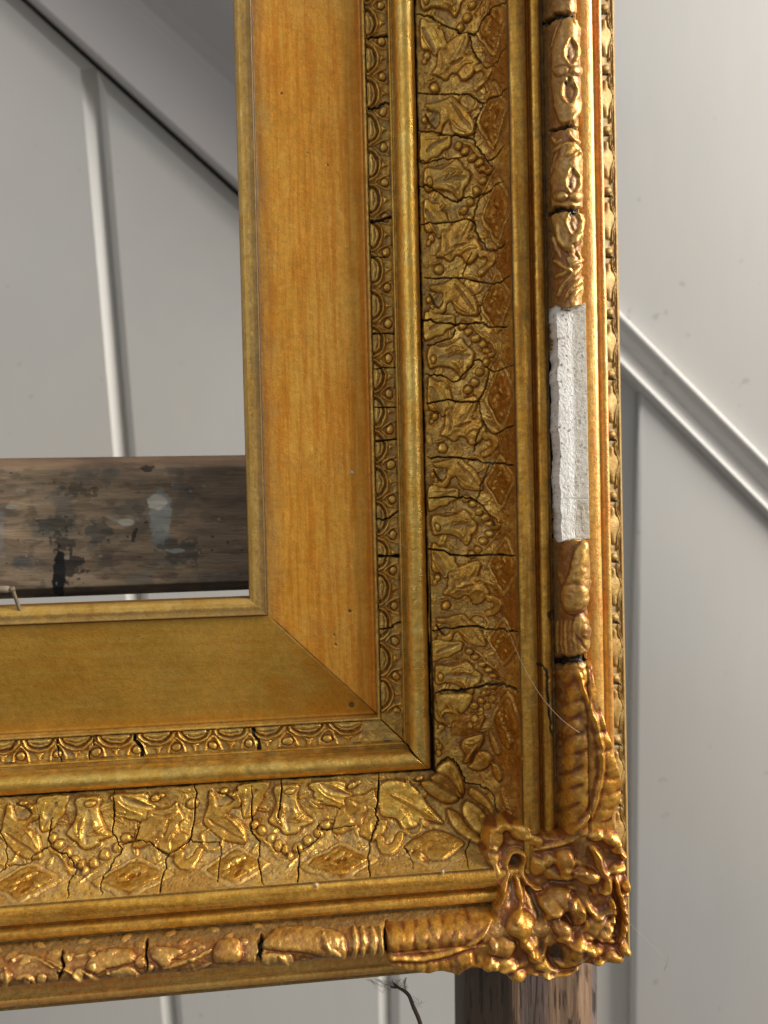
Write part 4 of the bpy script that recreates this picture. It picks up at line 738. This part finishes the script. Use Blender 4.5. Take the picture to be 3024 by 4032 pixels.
def rel_C(g):
    B = lambda x, y, rx, ry, h, a=0., t=CR, ring=.35: g.blob(*z5c((x, y))[0], rx / 1.843, ry / 1.843, h, a, t, ring=ring)
    L = lambda P, w_, h, t=CR: g.line(z5c(*P), w_ / 1.843, h, t)
    g.H -= .08
    B(450, 560, 75, 95, .22); B(640, 500, 95, 62, .28, .3); B(735, 570, 85, 45, .2, .3); B(440, 690, 60, 80, .2); B(520, 470, 60, 45, .15); B(470, 800, 40, 60, .15)
    L(((545, 800), (548, 720), (570, 665), (610, 650), (660, 670), (670, 730), (648, 800), (690, 870), (740, 920), (800, 925)), 26, .3, (.35, 0, 0)); g.blob(*z5c((605, 725))[0], 22, 28, -.2, 0, (.2, .5, .5))
    L(((560, 800), (530, 900), (505, 1000), (470, 1090)), 30, .28, (.3, 0, 0)); L(((600, 810), (630, 880), (645, 960), (655, 1020)), 26, .28, (.3, 0, 0)); L(((560, 860), (590, 960), (570, 1050)), 28, -.12, (.1, .5, .1))
    L(((700, 900), (760, 1050), (800, 1180), (810, 1330), (790, 1420)), 38, -.25, (.1, .7, .25)); L(((720, 980), (770, 1120), (775, 1260)), 12, .12, (.1, .5, 0))
    L(((740, 640), (900, 610), (1050, 540), (1120, 440)), 14, .22, (0, .15, 0)); L(((730, 700), (800, 760), (900, 830), (1000, 870)), 60, .14, (.2, .3, 0)); B(850, 712, 48, 46, .22, 0, (.35, 0, 0), .6); B(760, 760, 60, 70, .12)
    L(((860, 880), (1000, 880), (1100, 910), (1170, 960)), 34, -.2, (.1, .6, .4)); L(((960, 870), (1060, 880), (1160, 930)), 10, .12, (.2, .3, 0))
    B(960, 720, 75, 90, .34, 0, (.7, 0, 0)); B(985, 810, 70, 50, .22, .4); B(1060, 760, 60, 60, .16); B(1130, 830, 100, 62, .42, .25); L(((1160, 620), (1205, 680), (1215, 760), (1265, 850), (1270, 920), (1235, 945)), 44, .42); B(1060, 560, 90, 50, .12, -.2, (.5, .1, .3))
    B(1190, 540, 60, 40, .2, 0, CR); B(1310, 560, 75, 50, .36, .2, (.5, .2, 0)); B(1350, 620, 45, 60, .25); B(1340, 780, 85, 34, .34, -.25); B(1300, 700, 60, 40, -.1, 0, (.1, .6, .1)); B(1400, 680, 35, 35, .3); B(1390, 830, 40, 30, -.2, 0, CLD); B(1420, 900, 42, 40, .35)
    B(905, 1010, 125, 110, .5, -.2, (.3, .1, 0)); B(890, 1110, 60, 60, .2); B(1080, 990, 130, 60, -.1, 0, CLD, 0)
    B(1050, 1080, 62, 110, .48, -.1, (.3, 0, 0), .6); L(((1050, 1030), (1100, 1080), (1110, 1180), (1080, 1240)), 24, .2, (0, .4, 0)); L(((1120, 1010), (1150, 1080), (1210, 1110), (1280, 1080), (1300, 1010)), 34, .3, (0, .75, 0)); B(1200, 1200, 105, 95, .32, 0, (.1, .35, 0))
    B(950, 1210, 85, 66, .42, .5, (.2, .3, 0), .6); B(1010, 1300, 110, 40, .3, .2, (.0, .2, 0)); B(1090, 1340, 90, 110, .34, .3, (.2, 0, 0)); B(1170, 1350, 80, 40, .4, .35, (.1, 0, 0)); B(1010, 1390, 70, 90, .25, 0, (.3, .1, 0)); g.blob(*z5c((905, 1420))[0], 36, 50, -.16, .2, (.3, 0, .9), ring=0)
    B(1250, 1260, 50, 60, .3, 0, (.2, 0, 0)); B(1290, 1180, 40, 60, .2); L(((1290, 1000), (1320, 1080), (1310, 1180)), 26, .25, (.4, .2, 0))
    L(((1335, 850), (1360, 940), (1385, 1040), (1395, 1140), (1380, 1250), (1360, 1320)), 17, .4, (0, .15, 0)); L(((1310, 880), (1335, 1000), (1345, 1140), (1330, 1260)), 22, -.15, CLD)
    for y_ in (960, 1020, 1080, 1140, 1200, 1250): B(1415, y_, 42, 20, .26, .1, (.4, 0, 0)); B(1310, y_ + 60, 40, 16, .16, 0, (.1, 0, 0))
    B(1405, 1355, 52, 50, .5, 0, (.2, .1, 0)); B(1330, 1420, 80, 50, .36, .3, (.3, 0, .1)); B(1230, 1460, 60, 34, .3, -.2)
    B(640, 1180, 105, 110, .5, .2, (.3, .15, 0), .6); L(((590, 1140), (640, 1060), (650, 1010)), 26, .2); L(((640, 1280), (690, 1330), (720, 1400)), 60, .3, (.35, .1, 0)); B(750, 1420, 62, 46, .34, .3, (0, .6, 0)); B(520, 1340, 95, 90, .26, 0, (.6, .2, .2)); B(530, 1480, 90, 60, .24, 0, (0, .15, 0)); B(620, 1560, 66, 50, .3); B(420, 1480, 60, 70, .3, 0, (0, .2, 0)); B(420, 1330, 50, 90, .2)
    L(((450, 1540), (600, 1500), (700, 1460)), 30, .14); L(((760, 1480), (860, 1500), (1000, 1480), (1100, 1440)), 60, .15, (0, .25, 0)); L(((740, 1560), (880, 1570), (1000, 1530), (1060, 1500)), 22, .3, (.0, .1, 0)); B(830, 1550, 36, 30, .2)
    L(((850, 1350), (870, 1450), (930, 1510), (1040, 1500)), 26, -.14, CLD)
OC = z5c((400, 470), (520, 425), (640, 430), (720, 450), (790, 520), (900, 540), (1010, 510), (1150, 470), (1240, 478), (1350, 495), (1385, 560), (1398, 640), (1430, 680), (1428, 800), (1462, 870), (1455, 960), (1438, 1000), (1445, 1060), (1438, 1110), (1444, 1180), (1420, 1290), (1447, 1340), (1440, 1400), (1380, 1460), (1310, 1480), (1250, 1475), (1190, 1502), (1110, 1498), (1060, 1535), (980, 1568), (920, 1575), (850, 1592), (780, 1575), (690, 1592), (620, 1618), (570, 1608), (520, 1562), (450, 1530), (400, 1545), (350, 1500), (400, 1420), (390, 1300), (440, 1180), (480, 1060), (500, 960), (455, 900), (440, 840), (400, 750), (378, 660), (390, 540))
patch('corner_leaf_cluster', OC, base_C, lambda x, y: np.where(np.maximum(x, y) < 13.3, base_C(x, y) - .75, 1.7), 20, rel_C, M_CORNER, seed=300, zc_=3.9, label='cluster of curled leaves and buds on the mitred corner', step=.022)
# ------------------------------------------------------------------ panelled staircase wall behind (blurred)
def cv(v): d = R3.T @ np.array(v, float); return np.array([d[0], d[1], -d[2]])      # camera axes -> frame axes
DN = cv((.022, .989, .143)); DN /= np.linalg.norm(DN)
NW = -cv((0.03, 0, 1)); NW -= DN * (NW @ DN); NW /= np.linalg.norm(NW); RT_ = np.cross(NW, DN); RT_ /= np.linalg.norm(RT_)
if RT_[0] < 0: RT_ = -RT_
W0 = CAM + ray(1512, 2016) * 74.0
DSP = 3024 / 1659.
def wp(px, py, off=0.):          # display pixel -> wall coordinates (right, down) on the plane `off` cm in front of the wall
    d = ray(px * DSP, py * DSP); t = ((W0 + NW * off - CAM) @ NW) / (d @ NW); P = CAM + d * t - W0; return P @ RT_, P @ DN
def w3(a, b, off): return W0 + RT_ * a + DN * b + NW * off
WALL = empty('wall', (0, 0, 0), 'grey white painted tongue and groove boards behind the frame', kind='structure')
def slab(name, pts, front, thick, mat, bev=.0, parent=None, kind=None):
    """board traced as display pixels on its own front plane, with real thickness and chamfered edges"""
    bm = bmesh.new(); P2 = [wp(a, b, front) for a, b in pts]
    f = [bm.verts.new(tob(w3(a, b, front))) for a, b in P2]; k = [bm.verts.new(tob(w3(a, b, front - thick))) for a, b in P2]; n = len(f)
    face = bm.faces.new(f); bm.faces.new(k[::-1])
    for i in range(n): j = (i + 1) % n; bm.faces.new((f[j], f[i], k[i], k[j]))
    bmesh.ops.recalc_face_normals(bm, faces=bm.faces[:])
    if bev: bmesh.ops.bevel(bm, geom=[e for e in bm.edges if face in e.link_faces], offset=bev * .01, segments=1 if bev > .6 else 4, profile=.5, affect='EDGES')
    me = bpy.data.meshes.new(name); bm.to_mesh(me); bm.free(); me.materials.append(mat)
    for p in me.polygons: p.use_smooth = 0 < bev < .6
    o = bpy.data.objects.new(name, me); COL.objects.link(o)
    if parent: o.parent = parent
    if kind: o['kind'] = kind
    return o
slab('wall_backing', [(-2200, -2600), (3400, -2600), (3400, 4600), (-2200, 4600)], -2.2, 1.0, M_DARK, 0, WALL)
def yl(x): return 400 + (x - 505) * .905       # lower edge of the left stringer, display px
def yr(x): return 795 + (x - 1340) * 1.0       # lower edge of the right moulding
def jl(y): return 213 + (y - 300) * .0835
slab('board', [(-420, yl(-420) + 12), (jl(120) - .5, yl(jl(120)) + 14), (jl(3600) + 2, 3600), (-250, 3600)], 1.1, 1.6, M_WALL, 1.05, WALL)
slab('board', [(jl(120) + .5, yl(jl(120)) + 15), (822, yl(822) + 14), (858, 3600), (jl(3600) + 3, 3600)], 1.1, 1.6, M_WALL, 1.05, WALL)
slab('board', [(823, yl(820) + 16), (1150, yl(1150) + 9), (1285, yl(1285)), (1292, 3600), (859, 3600)], 1.1, 1.6, M_WALL, 1.05, WALL)
slab('groove_strip', [(1262, 700), (1400, 800), (1400, 3600), (1262, 3600)], -.6, 1.0, M_WALL, 0, WALL)
slab('board', [(1384, yr(1384) + 4), (2300, yr(2300) + 4), (2300, 3600), (1358, 3600), (1371, 1500)], 1.0, 1.6, M_WALLR, .5, WALL)
slab('panel', [(1180, yr(1180) - 112), (2500, yr(2500) - 110), (2500, -1600), (640, -1600), (640, 540), (822, 705)], .7, 1.6, M_WALLR, .2, WALL)
slab('board', [(-1300, yl(-1300) + 8), (-421, yl(-421) + 12), (-251, 3600), (-900, 3600)], 1.1, 1.6, M_WALL, 1.05, WALL)
STAIR = empty('staircase', (0, 0, 0), 'grey painted staircase stringer and moulding running diagonally across the boards', 'staircase')
def diag(name, A, B, prof, off0, mat, parent):
    a, b = np.array(wp(*A, off0)), np.array(wp(*B, off0)); t = (b - a) / np.linalg.norm(b - a); up = np.array([t[1], -t[0]])
    if up[1] > 0: up = -up
    pr = resample(prof, .12); rows = []
    for e in np.linspace(0, 1, 12):
        c = a + (b - a) * e; rows.append([w3(*(c + up * p), o) for p, o in zip(pr[0], pr[1])])
    V = np.array(rows); n = V.shape[1]; idx = np.arange(V.shape[0] * n).reshape(-1, n)
    F = np.stack([idx[:-1, :-1], idx[1:, :-1], idx[1:, 1:], idx[:-1, 1:]], -1).reshape(-1, 4); V = tob(V.reshape(-1, 3))
    nm = np.cross(V[F[0, 1]] - V[F[0, 0]], V[F[0, 3]] - V[F[0, 0]])
    o = mesh_obj(name, V, F, mat, parent); 
    return o
diag('stringer_board', (-1300, yl(-1300)), (760, yl(760)), [(0, -2), (0, 2.2), (.15, 2.6), (.5, 2.8), (5.4, 2.85), (6.2, 3.1), (7.2, 3.8), (8.4, 5.0), (9.6, 6.4), (10.8, 7.4), (12, 7.8), (24, 8.0), (24, -2)], 2.6, M_STR, STAIR)
diag('handrail_moulding', (1150, yr(1150) + 8), (2300, yr(2300) + 8), [(0, -1), (0, 1.1), (.2, 1.6), (.5, 1.75), (.75, 1.5), (.9, 1.0), (1.2, .8), (1.9, .75), (2.2, .95), (2.6, 1.4), (3.1, 1.75), (3.4, 1.75), (3.6, 1.4), (3.63, .2), (3.9, .2), (3.95, -1)], 1.0, M_WALLR, STAIR)
# ------------------------------------------------------------------ paint-stained easel
EASEL = empty('easel', (0, 0, 0), 'paint splattered dark wooden easel holding the frame from behind', 'easel')
def surf(name, x0, x1, y0, y1, zfun, nx, ny, colour, mat, parent, quad=None, label=None):
    """closed bar: front face in display pixels at depth zfun, back face behind"""
    gx, gy = np.meshgrid(np.linspace(0, 1, nx), np.linspace(0, 1, ny)); pxv = x0 + (x1 - x0) * gx if quad is None else quad(gx, gy)[0]; pyv = y0 + (y1 - y0) * gy if quad is None else quad(gx, gy)[1]
    z = zfun(gx, gy); d = np.stack([pxv * DSP - IW / 2, pyv * DSP - IH / 2, np.full(gx.shape, FPX)], -1) @ R3; d[..., 2] *= -1
    t = (z - CAM[2]) / d[..., 2]; V = CAM + d * t[..., None]
    idx = np.arange(gx.size).reshape(gx.shape); F = [np.stack([idx[:-1, :-1], idx[1:, :-1], idx[1:, 1:], idx[:-1, 1:]], -1).reshape(-1, 4)]
    V = V.reshape(-1, 3); N = len(V); rim = np.concatenate([idx[0], idx[1:, -1], idx[-1, -2::-1], idx[-2:0:-1, 0]])
    Vb = V[rim] + np.array([0, 0, -2.4]); n = len(rim); a = np.arange(n); F.append(np.stack([rim[a], rim[(a + 1) % n], N + (a + 1) % n, N + a], -1))
    V = np.concatenate([V, Vb]); c = colour(pxv.ravel(), pyv.ravel(), gx.ravel(), gy.ravel()); c = np.concatenate([c, c[rim] * .6])
    return mesh_obj(name, tob(V), np.concatenate(F), mat, parent, c, None, label)
def bar_quad(gx, gy):
    x = -700 + 1340 * gx; top = 990 - (x / 530) * 7; bot = 1294 - (x / 530) * 20; return x, top + (bot - top) * gy
def bar_col(x, y, gx, gy):
    n1 = fbm(x / 90, y / 30, 5, 3) + .5; n2 = fbm(x / 46, y / 38, 4, 9) + .5; n3 = fbm(x / 60, y / 14, 4, 14) + .5
    c = np.array((.37, .265, .165))[None] * (.6 + .9 * n1[:, None]); 
    def mixc(m, col): nonlocal c; m = np.clip(m, 0, 1)[:, None]; c = c * (1 - m) + np.array(col) * m
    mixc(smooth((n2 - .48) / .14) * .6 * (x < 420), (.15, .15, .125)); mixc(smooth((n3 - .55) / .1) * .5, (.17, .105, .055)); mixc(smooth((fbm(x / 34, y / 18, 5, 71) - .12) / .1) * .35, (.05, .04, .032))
    mixc(smooth((x - 300) / 200) * .55, (.12, .08, .055)); mixc(smooth((.085 - gy) / .02) * .75, (.36, .22, .13)); mixc(smooth((gy - .925) / .015) * .7, (.045, .028, .018))  # frame's shadow at right, lit top bevel and shaded lower edge in the colour
    def spot(cx, cy, rx, ry, col, k=1., rag=.5, seed=1, a=0.):
        dx, dy = x - cx, y - cy; ca, sa = math.cos(a), math.sin(a); r = np.hypot((dx * ca + dy * sa) / rx, (-dx * sa + dy * ca) / ry) + fbm(x / 9, y / 9, 4, seed) * rag * 1.6
        mixc(smooth((1 - r) / .22) * k, col)
    spot(346, 1115, 27, 66, (.42, .43, .39), .85, .4, 5); spot(338, 1085, 22, 18, (.72, .69, .58), .95, .4, 6); spot(350, 1165, 22, 28, (.26, .28, .27), .6, .7, 7)
    spot(272, 1128, 22, 8, (.66, .62, .50), .95, .6, 8); spot(245, 1121, 18, 4, (.5, .48, .4), .8, .5, 9, .3); spot(290, 1155, 5, 16, (.02, .02, .02), .9, .5, 10, .3)
    spot(128, 1240, 15, 60, (.006, .006, .006), 1., .5, 11); spot(150, 1225, 30, 30, (.012, .012, .012), .8, 1.3, 12); spot(135, 1170, 22, 26, (.012, .012, .012), .7, 1.3, 13)
    spot(305, 1248, 38, 15, (.27, .22, .16), .8, .4, 14, -.2); spot(390, 1190, 50, 30, (.05, .053, .045), .6, 1.0, 15); spot(375, 1190, 20, 6, (.4, .4, .36), .7, .7, 16); spot(210, 1150, 34, 26, (.05, .07, .075), .6, 1., 17)
    spot(470, 1245, 70, 9, (.22, .20, .17), .6, 1.2, 18, -.06); spot(120, 1130, 40, 18, (.03, .035, .028), .6, 1., 19); spot(170, 1060, 40, 14, (.06, .045, .03), .6, 1.4, 20)
    spot(26, 1095, 14, 5, (.45, .42, .36), .8, .8, 21); spot(45, 1058, 12, 5, (.42, .38, .3), .8, .8, 22); spot(2, 1150, 10, 60, (.3, .32, .33), .4, 1.2, 23); spot(318, 1012, 16, 8, (.03, .015, .012), .8, .7, 24); spot(55, 1215, 22, 14, (.14, .15, .15), .5, 1., 25); spot(145, 1205, 6, 4, (.5, .42, .38), .8, .8, 26); spot(382, 1052, 10, 6, (.2, .21, .22), .6, .6, 27)
    for k in range(60): spot(-200 + RNG.random() * 730, 1020 + RNG.random() * 250, 1.5 + RNG.random() * 4, 1 + RNG.random() * 3, (.4, .38, .33) if k % 2 else (.02, .02, .02), .7, .5, 30 + k)
    return c
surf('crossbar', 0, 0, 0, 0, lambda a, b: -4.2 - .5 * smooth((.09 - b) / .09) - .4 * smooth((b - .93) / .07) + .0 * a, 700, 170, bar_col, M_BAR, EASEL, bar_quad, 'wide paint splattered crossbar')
def post_quad(gx, gy): x = 1002 + 287 * gx + 3 * gy; return x, 1990 + 420 * gy
def post_z(gx, gy): return -3.4 - 2.6 * np.clip((.36 - gx) / .36, 0, 1) - .05 * smooth((.4 - np.abs(gx - .37) * 30)) - .7 * np.clip((gx - .86) / .14, 0, 1)
def post_col(x, y, gx, gy):
    n = fbm(gx * 14, y / 90, 5, 3) + .5; f = fbm(gx * 60, y / 60, 3, 6) + .5
    c = np.array((.25, .155, .095))[None] * (.6 + .9 * n[:, None])
    def mixc(m, col): nonlocal c; m = np.clip(m, 0, 1)[:, None]; c = c * (1 - m) + np.array(col) * m
    mixc(smooth((.35 - gx) / .03) * .75, (.065, .045, .032)); mixc(smooth((gx - .40) / .04) * smooth((.66 - gx) / .06), (.15, .105, .09)); mixc(smooth((gx - .66) / .03), (.29, .18, .11)); mixc(smooth((gx - .95) / .02) * .8, (.2, .18, .18))  # shaded left face and lit right part of the post put into the colour
    mixc(smooth((f - .62) / .06) * .8, (.03, .02, .015)); mixc(smooth((f - .36) / -.05) * (gx > .6) * .5, (.32, .21, .14)); mixc(np.exp(-((gx - .535 - .01 * np.sin(y / 30)) / .006) ** 2), (.02, .015, .012)); return c
surf('post', 0, 0, 0, 0, post_z, 220, 160, post_col, M_POST, EASEL, post_quad, 'dark upright post below the frame corner')
# ------------------------------------------------------------------ small things: nail, cobweb twig, hairs
def tube(name, pts, r, mat, parent=None, sides=6, taper=None):
    P = spline(np.array(pts, float), 5, False); n = len(P); T = np.gradient(P, axis=0); T /= np.linalg.norm(T, axis=1, keepdims=True)
    up = np.array([.3, .2, 1.]); A = np.cross(T, up); A /= np.linalg.norm(A, axis=1, keepdims=True); Bv = np.cross(T, A); an = np.linspace(0, 2 * math.pi, sides, endpoint=False)
    rr = np.full(n, r) if taper is None else r * np.interp(np.linspace(0, 1, n), np.linspace(0, 1, len(taper)), taper)
    V = (P[:, None] + rr[:, None, None] * (np.cos(an)[None, :, None] * A[:, None] + np.sin(an)[None, :, None] * Bv[:, None])).reshape(-1, 3)
    F = [(i * sides + j, i * sides + (j + 1) % sides, (i + 1) * sides + (j + 1) % sides, (i + 1) * sides + j) for i in range(n - 1) for j in range(sides)]
    return mesh_obj(name, tob(V), F, mat, parent)
def lab(o, l, c): o['label'] = l; o['category'] = c; return o
D = lambda x, y, z: on_z(x * DSP, y * DSP, z)
M_NAIL = flat('rusty_nail', (.30, .24, .16), .55, .4); M_TWIG = flat('dry_twig', (.07, .04, .03), .8); M_HAIR = flat('pale_hair', (.55, .42, .28), .4); M_WEB = flat('cobweb', (.42, .37, .32), .8); M_CHIP = flat('chipped_gesso', (.7, .66, .58), .8)
nail = lab(empty('nail', tob(D(34, 1308, .1))), 'bent old nail standing on the lower sight edge', 'nail'); M4 = Matrix.Translation(Vector(tob(D(34, 1308, .1)))).inverted()
s_ = tube('shank', [D(43, 1318, .12), D(38, 1304, .2), D(31, 1284, .3), D(27, 1274, .35)], .075, M_NAIL, nail, 8, [1, .9, .9, 1.05]); h_ = tube('nail_head', [D(21, 1277, .35), D(26, 1273, .37), D(33, 1270, .35)], .11, M_NAIL, nail, 8, [.6, 1.1, .7])
s_.matrix_parent_inverse = M4; h_.matrix_parent_inverse = M4
lab(tube('wooden_peg', [D(-60, 1276, -2.6), D(-10, 1274, -2.5), D(14, 1273, -2.4), D(24, 1273, -2.4)], .16, flat('pale_wood_peg', (.5, .38, .27), .6), None, 10, [1, 1, .95, .5]), 'pale rounded stick end beside the bent nail at the left edge', 'stick')
twig = lab(empty('twig', tob(D(880, 2150, 1.))), 'dark dry twig hanging in cobweb under the frame', 'twig'); M5 = Matrix.Translation(Vector(tob(D(880, 2150, 1.)))).inverted()
for nm, P, r, tp in (('stem', [(851, 2126, .9), (862, 2134, 1), (874, 2141, 1), (884, 2152, 1.05), (893, 2175, 1.1), (904, 2200, 1.1), (914, 2230, 1.1)], .07, [.5, .8, 1, 1.1, 1.2, 1.2]), ('side_shoot', [(843, 2131, .8), (850, 2133, .85), (860, 2133, 1)], .045, [.5, 1]), ('thorn', [(849, 2119, .9), (850, 2124, .9), (853, 2129, .95)], .035, [.1, 1])):
    o = tube(nm, [D(*p) for p in P], r, M_TWIG, twig, 7, tp); o.matrix_parent_inverse = M5
web = []
def tubes_joined(name, lst, r, mat):
    Vs, Fs, k = [], [], 0
    for P in lst:
        o = tube('t', P, r, mat, None, 3); me = o.data; v = np.zeros(len(me.vertices) * 3, np.float32); me.vertices.foreach_get('co', v); f = np.zeros(len(me.polygons) * 4, np.int32); me.loops.foreach_get('vertex_index', f)
        Vs.append(v.reshape(-1, 3)); Fs.append(f.reshape(-1, 4) + k); k += len(me.vertices); bpy.data.objects.remove(o); bpy.data.meshes.remove(me)
    return mesh_obj(name, np.concatenate(Vs), np.concatenate(Fs), mat)
for k in range(46):
    a = (790 + RNG.random() * 90, 2114 + RNG.random() * 4); b = (815 + RNG.random() * 70, 2122 + RNG.random() * 26); m_ = ((a[0] + b[0]) / 2 + RNG.normal() * 5, (a[1] + b[1]) / 2 + 3)
    web.append([D(*a, .8), D(*m_, .8), D(*b, .9)])
for k in range(14): web.append([D(873 + RNG.random() * 6, 2112, .9), D(874 + RNG.normal() * 2, 2124, .9), D(877 + RNG.normal(), 2146, 1.)])
for k in range(10): web.append([D(890 + RNG.random() * 20, 2150 + RNG.random() * 30, 1.1), D(898 + RNG.normal() * 6, 2165 + RNG.normal() * 9, 1.15), D(905 + RNG.normal() * 6, 2172 + RNG.normal() * 9, 1.1)])
o = lab(tubes_joined('cobweb', web, .0045, M_WEB), 'dusty grey cobweb threads clinging under the lower frame edge', 'cobweb')
def hair(pts, r=.006, l=''): lab(tube('hair', [D(*p) for p in pts], r, M_HAIR, None, 5), l, 'hair')
hair([(1078, 1322, 1.9), (1098, 1362, 2.6), (1118, 1412, 3.2), (1142, 1460, 3.6), (1172, 1508, 4.4), (1212, 1553, 5.1), (1252, 1583, 5.3)], .008, 'long pale hair lying across the outer channel and torus')
hair([(776, 1052, .3), (790, 1090, .4), (808, 1122, .5), (838, 1154, .7), (872, 1180, 1.3), (905, 1203, 1.3)], .005, 'fine hair crossing the lunette band and the bead')
hair([(1360, 1995, 1.5), (1395, 2030, 1.5), (1425, 2060, 1.5), (1440, 2082, 1.4), (1434, 2098, 1.4), (1444, 2068, 1.4), (1434, 2042, 1.4)], .006, 'hair curling away from the corner against the wall')
def chip(x, y, z, r, l, sd):
    rr = np.random.default_rng(sd); n = 9; a = np.linspace(0, 2 * math.pi, n, endpoint=False); rad = r * (.6 + .6 * rr.random(n)); c = D(x, y, z)
    V = [c + np.array([math.cos(t) * q, math.sin(t) * q * 1.2, 0]) for t, q in zip(a, rad)] + [c + np.array([math.cos(t) * q * .6, math.sin(t) * q * .7, .07]) for t, q in zip(a, rad)] + [c + np.array([0, 0, .09])]
    F = [(i, (i + 1) % n, n + (i + 1) % n, n + i) for i in range(n)] + [(n + i, n + (i + 1) % n, 2 * n, 2 * n) for i in range(n)]
    bm = bmesh.new(); vv = [bm.verts.new(tob(p)) for p in V]
    for f in F: bm.faces.new([vv[k] for k in dict.fromkeys(f)])
    me = bpy.data.meshes.new('gesso_flake'); bm.to_mesh(me); bm.free(); me.materials.append(M_CHIP); o = bpy.data.objects.new('gesso_flake', me); COL.objects.link(o); lab(o, l, 'paint flake')
chip(760, 1021, -.30, .085, 'small white flake on the flat gilded panel', 1); chip(684, 1911, 3.05, .08, 'white flake on the lower channel, left one of two', 2); chip(957, 1883, 3.05, .07, 'white flake on the lower channel nearer the corner', 3)
